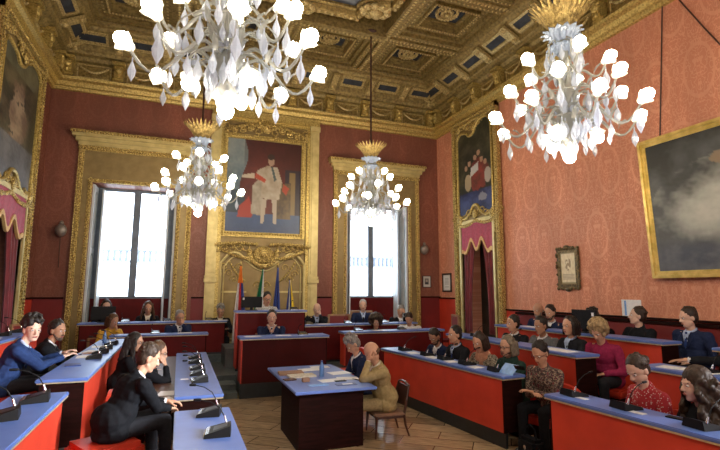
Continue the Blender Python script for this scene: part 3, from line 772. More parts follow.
def doorcase(name, place, wx, sgn, y0, y1, pz0, pz1, fn, doory):
    """local frame: X along the wall (to the viewer's right), -Y into the room"""
    w = y1 - y0; rz = -pi / 2 if sgn < 0 else pi / 2
    ox = wx + (.035 if sgn > 0 else -.035)
    loc = (ox, (y0 + y1) / 2, .5)
    f = thing(name, 'tall carved gilded doorcase %s, painting above and draped opening below' % place, 'doorcase', loc, rz)
    zt = 7.08; hw = w / 2; dw = doory / 2
    # board with door opening and painting opening made from pieces
    b = MB().box(-hw + .12, -dw, -.05, 0, .0, 3.7).box(dw, hw - .12, -.05, 0, .0, 3.7).box(-hw + .12, hw - .12, -.05, 0, 3.35, zt - .6)
    b.build('gilded_board', M['gold_flat'], f)
    b = MB().box(-hw, -hw + .14, -.12, 0, 0, zt - .5).box(hw - .14, hw, -.12, 0, 0, zt - .5).box(-hw, hw, -.12, 0, zt - .64, zt - .5)
    for s in (-1, 1):
        beads(b, (s * (hw - .07), .02), (s * (hw - .07), zt - .55), .075, .04, -.125)
        beads(b, (s * (hw - .2), .02), (s * (hw - .2), zt - .7), .06, .02, -.055)
    beads(b, (-hw + .07, zt - .57), (hw - .07, zt - .57), .075, .04, -.125)
    b.build('outer_moulding', M['gold_ornate'], f)
    b = MB()
    for s in (-1, 1): b.box(s * dw - (.08 if s < 0 else 0), s * dw + (.08 if s > 0 else 0), -.1, 0, 0, 3.45)
    b.box(-dw - .08, dw + .08, -.1, 0, 3.4, 3.5)
    b.build('door_moulding', M['gold_light'], f)
    # carved ground round the shaped painting
    b = MB(); cz = (pz0 + pz1) / 2 - .5
    pts = shape_pts(w - .52, pz1 - pz0)
    pts = [(x, z + cz) for x, z in pts]
    sm = []
    n = len(pts)
    for i in range(n):
        for k in range(4):
            t = k / 4; p0, p1, p2, p3 = (V(pts[(i + j) % n]) for j in (-1, 0, 1, 2))
            q = .5 * ((2 * p1) + (p2 - p0) * t + (2 * p0 - 5 * p1 + 4 * p2 - p3) * t * t + (3 * p1 - p0 - 3 * p2 + p3) * t ** 3)
            sm.append((q.x, q.y))
    b.tube([(x, -.08, z) for x, z in sm], .04, 6, True)
    b.build('painting_moulding', M['gold'], f)
    b = MB()
    zt_, zb_ = cz + (pz1 - pz0) / 2, cz - (pz1 - pz0) / 2
    for nm, pl_ in (('head_carving', ((0, zt_ - .1), (-hw + .35, zt_ + .02))), ('foot_carving', ((0, zb_ + .1), (hw - .3, zb_), (-hw + .35, zb_)))):
        b = MB()
        for (x, z) in pl_:
            b.ell((x, -.1, z), (.11, .06, .14))
            for s in (-1, 1):
                for k in range(2): scroll(b, (x + s * (.17 + .13 * k), -.08, z + .04 * k), .75, s, .026)
        for s in (-1, 1):
            if nm == 'foot_carving':
                garland(b, (0, zb_ - .08), (s * (hw - .2), zb_ - .15), 14, .08, .05, -.07)
                garland(b, (s * (hw - .2), 3.05), (s * (hw - .22), 3.75), 10, 0, .05, -.07)
            else: garland(b, (0, zt_ + .1), (s * (hw - .2), zt_ + .12), 14, .04, .05, -.07)
        b.build(nm, M['gold_ornate'], f)
    c = canvas('canvas', w - .5, pz1 - pz0 + .02, fn, 60, 110, f, Matrix.Translation((0, -.065, cz)),
               lambda u, v: inside(((u - .5) * (w - .5), cz + (.5 - v) * (pz1 - pz0 + .02)), sm))
    c.name = 'canvas'
    # hangings: a thing of their own
    g = thing('door_hanging', 'crimson curtains under a rose pelmet with gold scallops in the doorway %s' % place, 'curtain', loc, rz)
    b = MB(); N = 36; zs = []
    for i in range(N + 1):
        t = i / N; x = -dw + .02 + t * (2 * dw - .04); u = abs(t - .5) * 2
        z = 2.62 + .30 * (.5 + .5 * cos(3 * 2 * pi * (t - .5) + pi)) - .34 * max(0, u - .62) / .38
        zs.append((x, z))
    for k in range(2):
        y = -.05 - .03 * k
        b.add([(x, y - .012 * sin(i * 1.1), z) for i, (x, z) in enumerate(zs)] + [(x, y, 3.40) for x, z in zs], [(i, i + 1, N + 2 + i, N + 1 + i) for i in range(N)])
    b.build('pelmet', M['pelmet'], g)
    b = MB()
    for i in range(N):
        (xa, za), (xb, zb) = zs[i], zs[i + 1]
        for y in (-.095,):
            b.add([(xa, y, za - .03), (xb, y, zb - .03), (xb, y, zb + .07), (xa, y, za + .07), (xa, y + .05, za - .03), (xb, y + .05, zb - .03), (xb, y + .05, zb + .07), (xa, y + .05, za + .07)],
                  [(0, 1, 2, 3), (4, 7, 6, 5), (0, 4, 5, 1), (2, 6, 7, 3)])
    b.build('gold_scallop_trim', M['trimgold'], g)
    for s in (-1, 1):
        b = MB(); A = []; NZ = 26; NX = 30
        for j in range(NZ + 1):
            z = 3.35 - j / NZ * 3.0; tt = j / NZ
            inn = dw * (.55 - .40 * sin(min(1, tt * 1.2) * pi * .5) + .32 * max(0, tt - .55)) if True else 0
            inn = dw * (.10 + .42 * sin(min(1.0, tt / .85) * pi / 2) + .0)
            for i in range(NX + 1):
                q = i / NX; x = s * (dw - .03 - q * (dw - .03 - inn)); A.append((x, -.02 + .035 * sin(q * 22) + .01 * sin(tt * 5), z))
        b.add(A, [(j * (NX + 1) + i, j * (NX + 1) + i + 1, (j + 1) * (NX + 1) + i + 1, (j + 1) * (NX + 1) + i) for j in range(NZ) for i in range(NX)])
        o = b.build('curtain', M['velvet'], g, smooth=True); sm_ = o.modifiers.new('thickness', 'SOLIDIFY'); sm_.thickness = .012
    return f
doorcase('doorcase', 'on the right wall', XR, -1, 9.92, 12.10, 4.05, 6.82, dark_r, 1.5)
doorcase('doorcase', 'on the left wall', XL, 1, 9.35, 12.15, 3.95, 6.75, dark_l, 2.05)

def landscape(u, v):
    n = nz(u, v, 4, 2) + .5 * nz(u, v, 13, 5) + .25 * nz(u, v, 40, 1)
    c = lerp3((.016, .018, .015), (.10, .11, .11), v * 1.2 + n * .6)
    mist_sheen = 1 - (((u - .46) / .40) ** 2 + ((v - .56) / .32) ** 2)
    c = lerp3(c, (.46, .47, .41), max(0, mist_sheen) * 1.0 + .45 * n * (mist_sheen > -.4))  # pale mist, lightened further so a reflected sheen is painted in
    if v > .74: c = lerp3(c, lerp3((.06, .075, .10), (.16, .17, .19), .5 + n), min(1, (v - .74) * 9))
    if v > .62 and u > .38: c = lerp3(c, (.17, .10, .055), min(.8, (v - .62) * 5) * max(0, min(1, (u - .38) * 4)) * (.6 + n))
    if ((u - .42) / .05) ** 2 + ((v - .22) / .04) ** 2 < 1 + n: c = (.22, .16, .10)
    return c
# big landscape, hung tipped a little forward
f = thing('landscape_painting', 'large dark misty landscape painting in a plain gold frame high on the right wall', 'painting', (XR - .05, 4.27, 2.22), -pi / 2)
f.rotation_euler = (RD(3), 0, -pi / 2)
W_, H_ = 3.1, 2.42
canvas('canvas', W_ - .2, H_ - .2, landscape, 110, 84, f, Matrix.Translation((0, -.04, H_ / 2)))
b = MB()
for (of, wd, dp) in ((0, .05, .09), (.05, .04, .065), (.09, .03, .05)):
    x = W_ / 2 - of; z0, z1 = of, H_ - of
    b.box(-x, -x + wd, -dp, 0, z0, z1).box(x - wd, x, -dp, 0, z0, z1).box(-x + wd, x - wd, -dp, 0, z0, z0 + wd).box(-x + wd, x - wd, -dp, 0, z1 - wd, z1)
b.build('frame', M['gold_smooth'], f)
# wires running up from it
for (ya, za, yb, zb, lab) in ((5.55, 4.6, 5.28, 7.1, 'nearly upright dark wire rising above the landscape painting'), (5.08, 7.15, 4.2, 5.4, 'slanting dark wire crossing the red wall above the landscape painting')):
    b = MB().tube([(0, 0, 0), (0, (yb - ya) * .5, (zb - za) * .5 - .02), (0, yb - ya, zb - za)], .012, 5)
    tag(b.build('hanging_wire', M['rodbrown'], loc=(XR - .03, ya, za)), lab, 'wire')

def small_frame(name, label, loc, rz, w, h, fm, fw_, fn, mat_w=.05, ornate=False, nu=20):
    f = thing(name, label, 'picture', loc, rz)
    b = MB()
    b.box(-w / 2, -w / 2 + fw_, -.03, 0, 0, h).box(w / 2 - fw_, w / 2, -.03, 0, 0, h).box(-w / 2 + fw_, w / 2 - fw_, -.03, 0, 0, fw_).box(-w / 2 + fw_, w / 2 - fw_, -.03, 0, h - fw_, h)
    if ornate:
        for i in range(60):
            t = random.random() * 4; k = int(t); q = t - k
            x, z = ((-w / 2 + q * w, 0), (-w / 2 + q * w, h), (-w / 2, q * h), (w / 2, q * h))[k]
            b.ell((x, -.03, z), (random.uniform(.02, .045), .03, random.uniform(.02, .045)), n=6, k=4)
        b.ell((0, -.04, h + .02), (.09, .03, .05)); b.ell((0, -.04, -.02), (.09, .03, .05))
    b.build('frame', fm, f)
    canvas('picture', w - 2 * fw_, h - 2 * fw_, fn, nu, int(nu * h / w), f, Matrix.Translation((0, -.014, h / 2)))
def parch(u, v):
    n = nz(u, v, 9, 3)
    c = lerp3((.85, .78, .55), (.70, .60, .40), .5 + n)
    if ((u - .5) / .2) ** 2 + ((v - .38) / .2) ** 2 < 1 and n > -.05: c = (.36, .28, .16)
    if .12 < u < .88 and .68 < v < .86 and int(v * 40) % 2: c = (.40, .33, .22)
    if v > .94 or v < .04 or u < .05 or u > .95: c = (.3, .25, .12)
    return c
def photo(u, v):
    if not (.22 < u < .78 and .18 < v < .78): return (.58, .56, .50)
    if ((u - .5) / .15) ** 2 + ((v - .42) / .12) ** 2 < 1: return (.40, .33, .27)
    if v > .56 and abs(u - .5) < .24: return (.03, .03, .035)
    return (.16, .15, .14)
def cert(u, v):
    c = (.85, .87, .85)
    if .2 < u < .8 and .15 < v < .8 and int(v * 22) % 2: c = (.46, .47, .46)
    return c
small_frame('framed_parchment', 'parchment in an ornate dark gilt frame beneath the wall, left of the landscape painting', (XR, 7.83, 2.05), -pi / 2, .60, .86, M['frame_aged'], .09, parch, ornate=True, nu=30)
small_frame('framed_photograph', 'small framed portrait photograph on the wall right of the right window', (7.33, D, 2.09), 0, .30, .37, M['frameblk'], .02, photo)
small_frame('framed_certificate', 'narrow black-framed certificate in the right-hand corner by the gilded doorcase', (XR, 12.78, 1.95), -pi / 2, .52, .58, M['frameblk'], .05, cert)
b = MB().box(-.2, .2, -.012, 0, 0, .31)
f = thing('wall_notice', 'white notice sheet on the right wall behind the man in black', 'notice', (XR, 6.38, 1.53), -pi / 2)
b.build('sheet', M['paper'], f); MB().box(-.14, -.10, -.016, -.012, .02, .29).build('blue_stripe', M['bluepaper'], f)

# wall sconces
for x, z, lab in ((-2.78, 3.42, 'grey round wall lamp left of the left window'), (7.2, 3.28, 'grey round wall lamp right of the right window')):
    s = thing('wall_lamp', lab, 'wall lamp', (x, D, z - .9 if x < 0 else z - .2))
    dz = .9 if x < 0 else .2
    MB().ell((0, -.14, dz), (.13, .13, .16)).lathe([(.03, .15), (.06, .17), (.02, .24)], 8, (0, -.14, dz)).build('lamp_body', M['ceramic'], s, smooth=True)
    MB().tube([(0, 0, dz), (0, -.08, dz - .05), (0, -.14, dz - .14)], .02).box(-.04, .04, -.02, 0, dz - .1, dz + .1).build('bracket', M['gold_dark'], s)
    if x < 0: MB().tube([(0, -.14, dz - .14), (.0, -.06, 0)], .012).build('rod', M['rodbrown'], s)
b = MB(); scroll(b, (0, -.0, .12), .5, 1, .02); b.tube([(0, 0, -.15), (0, 0, .3)], .012)
o = b.build('curtain_hook', M['gold_dark'], loc=(XL + .06, 12.42, 2.75), rz=pi / 2)
tag(o, 'small gilt scrolled curtain hook on the left wall beside the doorcase', 'hook')

# ------------------------------------------------------------------ chandeliers
def leaf(b, base, a, r0, r1, z0, z1, w, droop=.0, lin=False):
    pts = []
    for i in range(6):
        t = i / 5; r = r0 + (r1 - r0) * t ** 1.5; z = z0 + (z1 - z0) * (t if lin else sin(t * pi / 2)) - droop * t ** 3
        ww = w * sin(pi * min(1, .15 + t * .85)) + .004
        pts.append((r, z, ww))
    vs = []
    for r, z, ww in pts:
        for q in (-1, 0, 1):
            vs.append((base[0] + r * cos(a) - q * ww * sin(a), base[1] + r * sin(a) + q * ww * cos(a), base[2] + z + (.012 if q == 0 else 0)))
    n = len(vs)
    vs += [(x, y, z - .008) for x, y, z in vs]
    fs = []
    for i in range(5):
        for q in (0, 1):
            k = i * 3 + q; fs.append((k, k + 1, k + 4, k + 3)); fs.append((n + k, n + k + 3, n + k + 4, n + k + 1))
    b.add(vs, fs)
def chandelier():
    root = thing('chandelier', 'x', 'chandelier', (0, 0, 3.6)); z0 = 3.6
    def Z(z): return z - z0
    MB().tube([(0, 0, Z(5.5)), (0, 0, Z(8.5))], .022, 8).lathe([(.02, Z(8.4)), (.16, Z(8.5)), (.16, Z(8.52))], 12).build('rod', M['rodbrown'], root)
    b = MB()
    for i in range(26): leaf(b, (0, 0, 0), 2 * pi * i / 26, .15, .39, Z(5.22), Z(5.58), .034, .03, True)
    b.lathe([(.12, Z(5.22)), (.16, Z(5.25)), (.12, Z(5.28))], 20)
    b.build('crown', M['gold_dark'], root)
    b = MB()
    for i in range(14): leaf(b, (0, 0, 0), 2 * pi * (i + .5) / 14, .10, .25, Z(5.06), Z(5.22), .05, .03)
    for i in range(12): leaf(b, (0, 0, 0), 2 * pi * i / 12, .08, .20, Z(4.92), Z(5.06), .04, .10)
    b.build('glass_collar', M['blueglass'], root)
    MB().lathe([(.03, Z(3.66)), (.07, Z(3.70)), (.10, Z(3.78)), (.05, Z(3.86)), (.12, Z(3.98)), (.16, Z(4.06)), (.08, Z(4.14)), (.06, Z(4.28)), (.12, Z(4.38)), (.07, Z(4.48)),
                (.05, Z(4.62)), (.10, Z(4.74)), (.06, Z(4.84)), (.05, Z(5.0)), (.11, Z(5.12)), (.10, Z(5.22)), (.03, Z(5.4)), (.02, Z(5.55))], 16, flute=8, amp=.06).build('stem', M['milky'], root, smooth=True)
    tiers = [(8, .84, 4.10, 4.12, 0), (6, .66, 4.40, 4.44, .3), (5, .48, 4.70, 4.80, .1), (3, .30, 3.92, 3.84, .5)]
    bulb = MB().ell((0, 0, 0), (.066, .066, .074), n=14, k=10).build('bulb_mesh', M['lit_bulb'], smooth=True)
    cup = MB().lathe([(.02, -.10), (.035, -.09), (.045, -.06), (.075, -.02), (.09, .015), (.082, .02), (.06, -.02), (.03, -.06)], 10, flute=5, amp=.1).build('cup_mesh', M['milky'], smooth=True)
    drops = MB().cap((0, 0, -.02), (0, 0, -.05), .007, .007, 6).lathe([(.004, -.05), (.02, -.09), (.036, -.14), (.030, -.18), (.008, -.225), (.002, -.24)], 8).build('drop_mesh', M['crystal'])
    meshes = [q.data for q in (bulb, cup, drops)]
    for q in (bulb, cup, drops): bpy.data.objects.remove(q)
    def inst(name, me, par, loc, rot=(0, 0, 0), sc=1):
        o = bpy.data.objects.new(name, me); COL.objects.link(o); o.parent = par; o.location = loc; o.rotation_euler = rot; o.scale = (sc,) * 3
        return o
    rng = random.Random(3)
    for n, R_, zs, ze, ph in tiers:
        for k in range(n):
            a = 2 * pi * (k + ph) / n; pts = []; rs = []
            up_ = ze > 3.9
            for i in range(14):
                t = i / 13; r = .07 + (R_ - .07) * t
                z = zs - .15 * (0 if not up_ else 1) + (.17 * sin(t * 2 * pi) * (1 if up_ else -.3) * (.6 if R_ < .6 else 1)) + (ze - zs + .12 * up_) * t ** 2
                pts.append((r * cos(a), r * sin(a), Z(z))); rs.append(.017 - .006 * t + .004 * abs(sin(t * 16)))
            b = MB().tube(pts, rs, 6)
            for i in (4, 8): leaf(b, (0, 0, 0), a + .25 * (1 if i == 4 else -1), pts[i][0] / cos(a) if abs(cos(a)) > .3 else pts[i][1] / sin(a), (pts[i][0] / cos(a) if abs(cos(a)) > .3 else pts[i][1] / sin(a)) + .09, pts[i][2], pts[i][2] + .10, .02)
            arm = b.build('arm', M['milky'], root)
            e = V(pts[-1]); out = V((cos(a), sin(a), 0))
            tilt = Matrix.Rotation(a, 3, 'Z') @ Matrix.Rotation(RD(55 if up_ else 150), 3, 'Y')
            inst('bulb_cup', meshes[1], arm, e + out * .02, tilt.to_euler())
            inst('bulb', meshes[0], arm, e + tilt @ V((0, 0, .035)), tilt.to_euler())
            for (i, s_) in ((12, 1.0), (7, .9)) if R_ > .4 else ((10, .8),):
                q = V(pts[i]); inst('crystal_drop', meshes[2], arm, q - V((0, 0, .015)), (0, 0, a), s_ * rng.uniform(.85, 1.25))
    # crystal drops round the stem
    for (n, r, z, s_) in ((12, .17, 4.02, 1.0), (10, .12, 4.35, .9), (10, .11, 4.72, .8), (10, .2, 4.95, 1.0), (14, .33, 4.02, 1.05), (10, .45, 4.28, 1.0), (6, .08, 3.84, .8)):
        for k in range(n):
            a = 2 * pi * (k + .5) / n
            inst('crystal_drop', meshes[2], root, (r * cos(a), r * sin(a), Z(z) + rng.uniform(-.03, .03)), (0, 0, a), s_ * rng.uniform(.9, 1.2))
    b = MB()
    for r, z in ((.33, 4.03), (.45, 4.29)):
        b.tube([(r * cos(2 * pi * i / 24), r * sin(2 * pi * i / 24), Z(z)) for i in range(24)], .008, 5, True)
    for i in range(6):
        a = pi * i / 3; b.tube([(.06 * cos(a), .06 * sin(a), Z(4.1)), (.33 * cos(a), .33 * sin(a), Z(4.03))], .007, 5).tube([(.06 * cos(a), .06 * sin(a), Z(4.4)), (.45 * cos(a), .45 * sin(a), Z(4.29))], .007, 5)
    b.build('drop_ring', M['milky'], root)
    b = MB()
    for k in range(5):
        a = 2 * pi * k / 5 + .2
        b.tube([(.07 * cos(a), .07 * sin(a), Z(4.55)), (.2 * cos(a), .2 * sin(a), Z(4.75)), (.22 * cos(a), .22 * sin(a), Z(5.0)), (.12 * cos(a), .12 * sin(a), Z(5.08)), (.1 * cos(a), .1 * sin(a), Z(4.98))], .012, 6)
        leaf(b, (0, 0, 0), a + .5, .08, .26, Z(4.5), Z(4.72), .05, .06); leaf(b, (0, 0, 0), a, .08, .30, Z(4.1), Z(4.25), .05, .08)
    b.build('scroll_leaves', M['milky'], root)
    inst('bottom_bulb', meshes[0], root, (0, 0, 0.0), (0, 0, 0), 1.1)
    return root
ch = chandelier()
places = [((.30, 4.2), 'nearest crystal chandelier with lit bulbs, cut off by the top edge at left'),
          ((4.30, 4.2), 'large crystal chandelier with lit bulbs in front of the right wall'),
          ((.27, 10.3), 'crystal chandelier with lit bulbs hanging in front of the left window'),
          ((4.21, 10.3), 'crystal chandelier with lit bulbs hanging in front of the right window')]
for i, ((x, y), lab) in enumerate(places):
    c = ch if i == 0 else tree_copy(ch)
    c.location = (x, y, 3.6); c.rotation_euler.z = i * .37
    c['label'] = lab; c['group'] = 'crystal chandeliers'
# ------------------------------------------------------------------ desks
def desk(name, label, A, L, ang, zf, zt, depth, side, face, plinth=.14, over=.04, group=None, cat='desk', ends=('mahog', 'mahog')):
    r = thing(name, label, cat, (A[0], A[1], zf), RD(ang), group); h = zt - zf; s = side
    MB().box(-over, L + over, -s * over, s * (depth + .02), h - .035, h, .008).build('worktop', M['blue'], r)
    MB().box(-over + .005, L + over - .005, -s * (over - .005), -s * (over - .015), h - .05, h - .036).box(-over + .005, -over + .015, -s * (over - .015), s * depth, h - .05, h - .036).build('brass_edging', M['edge'], r)
    MB().box(.02, L - .02, 0, s * .03, plinth, h - .036).build('front_panel', M[face], r)
    MB().box(.0, L, s * .012, s * .05, 0, plinth).build('plinth', M['plinth'], r)
    MB().box(0, .02, 0, s * (depth - .02), plinth, h - .036).build('end_panel', M[ends[0]], r)
    MB().box(L - .02, L, 0, s * (depth - .02), plinth, h - .036).build('end_panel', M[ends[1]], r)
    MB().box(.02, L - .02, s * .03, s * (depth * .6), h - .22, h - .20).build('shelf', M['mahog'], r)
    return r
def wdir(A, B):
    d = V(B) - V(A); return d.length, math.degrees(atan2(d.y, d.x))
def desk2(name, label, A, B, *a, **k):
    L, g = wdir(A, B); return desk(name, label, A, L, g, *a, **k)
desk2('bench_desk', 'long red-fronted desk with blue top in the lowest row right of the wooden chair', (3.97, 5.2), (3.71, 8.45), 0, .90, .34, -1, 'red', .19)
desk2('bench_desk', 'red-fronted desk with blue top in the bottom right corner of the photo', (3.95, 1.3), (3.76, 4.15), 0, .90, .34, -1, 'red', .12)
desk2('bench_desk', 'red blue-topped desk in the middle row on the right, ending beside the magenta jacket', (5.0, 4.98), (5.06, 8.3), .24, 1.15, .36, -1, 'red', .06)
desk2('bench_desk', 'red desk with blue top under the reaching arm, middle row at the right edge', (5.12, 1.6), (5.03, 4.05), .24, 1.15, .36, -1, 'red', .06)
desk2('bench_desk', 'red blue-topped desk in the highest right row before the man in black', (6.3, 4.72), (6.24, 8.3), .42, 1.30, .34, -1, 'red', .06)
desk2('bench_desk', 'short stretch of red desk at the right edge beside the navy three-piece suit', (6.34, 2.2), (6.32, 4.02), .42, 1.30, .34, -1, 'red', .06)
desk2('bench_desk', 'bright red blue-topped desk before the man in the blue suit on the left', (-.97, 6.32), (-.97, 10.85), 0, 1.0, .46, 1, 'red', .0 + .05)
desk2('bench_desk', 'bright red desk with blue top in the bottom left corner of the photo', (-1.01, 2.9), (-1.01, 5.47), 0, 1.0, .42, 1, 'red', .05)
desk2('bench_desk', 'red desk behind the man in the blue suit, highest row at the left edge', (-2.42, 5.6), (-2.42, 10.4), .25, 1.25, .42, 1, 'red', .05)
desk2('inner_desk', 'low blue-topped desk with five microphone consoles left of the steps', (.50, 5.88), (.50, 9.75), 0, .80, .48, 1, 'red_dark', .08)
desk2('inner_desk', 'low blue-topped desk with two microphone consoles at the bottom of the photo', (.50, 3.0), (.50, 5.16), 0, .80, .47, 1, 'red_dark', .08)
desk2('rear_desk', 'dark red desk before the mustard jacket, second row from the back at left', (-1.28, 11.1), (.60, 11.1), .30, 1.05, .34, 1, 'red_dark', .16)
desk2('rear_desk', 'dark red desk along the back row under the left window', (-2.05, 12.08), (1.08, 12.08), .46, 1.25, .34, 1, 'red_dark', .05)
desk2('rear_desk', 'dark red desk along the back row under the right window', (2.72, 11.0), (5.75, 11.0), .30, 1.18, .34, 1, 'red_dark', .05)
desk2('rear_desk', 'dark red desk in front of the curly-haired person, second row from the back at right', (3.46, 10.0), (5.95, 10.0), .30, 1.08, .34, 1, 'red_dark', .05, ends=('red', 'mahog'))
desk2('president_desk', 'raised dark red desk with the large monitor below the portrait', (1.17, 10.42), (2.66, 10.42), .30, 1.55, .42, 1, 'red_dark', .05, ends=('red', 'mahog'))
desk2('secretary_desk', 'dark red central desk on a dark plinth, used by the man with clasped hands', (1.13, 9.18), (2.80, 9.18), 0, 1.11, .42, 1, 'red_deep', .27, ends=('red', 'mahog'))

# central table
t = thing('council_table', 'blue-topped mahogany table in the centre foreground covered with papers', 'table', (1.93, 6.85, 0))
MB().box(-.54, .55, -1.0, 1.0, .715, .75, .008).build('table_top', M['blue'], t)
MB().box(-.52, .53, -.98, .98, .70, .714).build('brass_edging', M['mahog'], t)
MB().box(-.46, .40, -.88, -.84, 0, .70).build('end_panel', M['mahog'], t)
MB().box(-.46, -.42, -.84, .22, 0, .70).build('side_panel', M['mahog'], t)
MB().box(-.42, .40, .2, .24, 0, .70).build('end_panel', M['mahog'], t)

# steps beside the secretary's desk, and the dais under it
dais('trim_15', .56, 1.10, 9.25, 10.0, 0, .10); dais('trim_16', .56, 1.10, 9.55, 10.0, .10, .20)
dais('trim_17', 1.15, 3.2, 9.24, 10.0, 0, .30)
dais('trim_18', 1.0, 2.68, 10.86, 11.9, .30, .72)
# back rest bench along the right wall
b = thing('wall_bench', 'long red upholstered wall bench with dark rail along the right wall', 'bench', (7.45, 4.8, .42))
MB().box(.18, .28, -4.0, 4.6, 0, 1.02, .02).build('backrest', M['red_wain'], b)
MB().box(-.25, .18, -4.0, 4.6, .30, .44, .03).build('seat', M['red_wain'], b)
MB().box(.16, .33, -4.0, 4.6, 1.02, 1.07).build('rail', M['mahog'], b)
MB().box(-.22, .16, -3.98, 4.58, 0, .30).build('base', M['mahog'], b)

# ------------------------------------------------------------------ chairs (local: faces +X, seat at z=.45)
def mk(name): return thing(name, 'x', 'chair')
def tmpl_bench():
    r = mk('red_bench_chair')
    MB().box(-.24, .24, -.25, .25, .32, .45, .03).build('seat', M['red'], r)
    b = MB(); out = [(-.26, 0)] + [(-.26 + .0, .0)]
    pts = [(-.25, .40), (-.25, .74)] + [(-.25 + .25 * (1 - cos(pi * i / 10)), .74 + .12 * sin(pi * i / 10)) for i in range(1, 10)] + [(.25, .74), (.25, .40)]
    b.m = Matrix.Translation((-.27, 0, 0)) @ Matrix.Rotation(RD(90), 4, 'Z') @ Matrix.Rotation(RD(90), 4, 'X') @ Matrix.Identity(4)
    b.prism(pts, -.04, .04); b.build('backrest', M['red'], r)
    MB().box(-.16, .16, -.18, .18, 0, .32).build('base', M['mahog'], r)
    return r
def tmpl_council():
    r = mk('council_chair')
    MB().box(-.28, .24, -.25, .25, .38, .44, .02).build('seat', M['red_dark'], r)
    b = MB()
    for s in (-1, 1):
        b.box(-.31, -.26, s * .275 - .022, s * .275 + .022, 0, 1.06)
    b.box(-.31, -.26, -.275, .275, 1.02, 1.065).box(-.31, -.26, -.275, .275, .52, .55)
    b.build('back_frame', M['lightwood'], r)
    MB().box(-.295, -.265, -.255, .255, .55, 1.02).build('back_panel', M['red_wain'], r)
    for s in (-1, 1): MB().box(.19, .23, s * .21 - .02, s * .21 + .02, 0, .39).build('leg', M['lightwood'], r)
    return r
def tmpl_wood():
    r = mk('wooden_chair')
    MB().box(-.22, .24, -.23, .23, .41, .47, .02).build('seat', M['manila'], r)
    for s in (-1, 1):
        MB().tube([(.20, s * .20, .42), (.21, s * .205, .2), (.22, s * .21, 0)], [.022, .017, .011], 8).build('leg', M['brownwood'], r)
        MB().tube([(-.20, s * .20, .44), (-.22, s * .20, .22), (-.27, s * .21, 0)], [.02, .017, .012], 8).build('leg', M['brownwood'], r)
    b = MB()
    for s in (-1, 1): b.tube([(-.20, s * .20, .42), (-.23, s * .215, .7), (-.28, s * .19, .98)], [.02, .018, .016], 8)
    b.tube([(-.28, .19 - .38 * i / 8, .98 + .05 * sin(pi * i / 8)) for i in range(9)], .02, 8)
    b.build('back_frame', M['brownwood'], r)
    MB().add([(-.225, -.19, .58), (-.225, .19, .58), (-.27, .17, .96), (-.27, -.17, .96), (-.245, -.19, .58), (-.245, .19, .58), (-.295, .17, .96), (-.295, -.17, .96)],
             [(0, 1, 2, 3), (4, 7, 6, 5), (0, 4, 5, 1), (2, 6, 7, 3), (0, 3, 7, 4), (1, 5, 6, 2)]).build('back_panel', M['brownwood'], r)
    b = MB().box(-.2, .2, -.2, -.18, .36, .42).box(-.2, .2, .18, .2, .36, .42).box(.18, .2, -.2, .2, .36, .42).build('apron', M['brownwood'], r)
    return r
def tmpl_stool():
    r = mk('upholstered_stool')
    MB().box(-.30, .24, -.28, .28, .32, .45, .04).build('seat', M['red'], r)
    MB().box(-.24, .2, -.24, .24, 0, .32).build('base', M['mahog'], r)
    return r
TPL = {'stool': (tmpl_stool, ''), 'bench': (tmpl_bench, 'red upholstered chair'), 'council': (tmpl_council, 'red-backed chair in a light wood frame'), 'wood': (tmpl_wood, 'brown wooden chair with slim legs')}
GR = {'stool': 'red bench seats', 'bench': 'red upholstered bench chairs', 'council': 'red-backed council chairs', 'wood': 'brown wooden chairs'}
_t = {}
def chair(kind, x, y, zf, az, label, hscale=1.0):
    if kind not in _t: o = _t[kind] = TPL[kind][0]()
    else: o = tree_copy(_t[kind])
    o.location = (x, y, zf); o.rotation_euler = (0, 0, RD(az)); o.scale = (1, 1, hscale)
    o['label'] = label; o['group'] = GR[kind]
    return o

# ------------------------------------------------------------------ people
def cmat(name, c1, c2=None, scale=30, **k): 
    k.setdefault('rough', .85); k.setdefault('bmp', .35); k.setdefault('bscale', 9); k.setdefault('dist', .02); k.setdefault('spec', .12)
    M[name] = mat(name, c1, c2, scale, **k)
cmat('navy', (.018, .028, .075)); cmat('blue_suit', (.022, .045, .135)); cmat('charcoal', (.018, .019, .024)); cmat('blackcloth', (.010, .011, .014))
cmat('greysuit', (.16, .165, .175)); cmat('tan', (.36, .275, .135), (.29, .22, .10)); cmat('yellow', (.62, .36, .05)); cmat('magenta', (.28, .022, .075))
cmat('white_shirt', (.72, .72, .74)); cmat('pale_blue', (.42, .52, .72)); cmat('cream', (.66, .60, .48)); cmat('greenblack', (.02, .045, .035)); cmat('darkred_tie', (.22, .02, .03))
cmat('bluetie', (.03, .06, .22)); cmat('trousers', (.02, .021, .026)); cmat('tantrousers', (.32, .24, .12)); cmat('peach', (.50, .25, .16)); cmat('browncloth', (.13, .06, .035))
def spots(name, base, dot, scale, th, dots2=None):
    m, nt, b = nmat(name); v = nt.nodes.new('ShaderNodeTexVoronoi'); v.inputs['Scale'].default_value = scale
    nt.links.new(coords(nt), v.inputs['Vector'])
    stops = [(0, dot), (th, dot), (th + .03, base), (1, base)]
    r = ramp(nt, v.outputs['Distance'], stops); r.color_ramp.interpolation = 'LINEAR'
    nt.links.new(r.outputs[0], b.inputs['Base Color']); b.inputs['Roughness'].default_value = .85; M[name] = m
spots('red_dotted', (.36, .016, .024), (.70, .62, .56), 48, .24)
def mixpat(name, cols, scale):
    m, nt, b = nmat(name); f = noise(nt, coords(nt), scale, 2, .4)
    n = len(cols); st = []
    for i, c in enumerate(cols): st.append((.30 + .4 * i / n, c))
    r = ramp(nt, f, st); r.color_ramp.interpolation = 'CONSTANT'
    nt.links.new(r.outputs[0], b.inputs['Base Color']); b.inputs['Roughness'].default_value = .85; M[name] = m
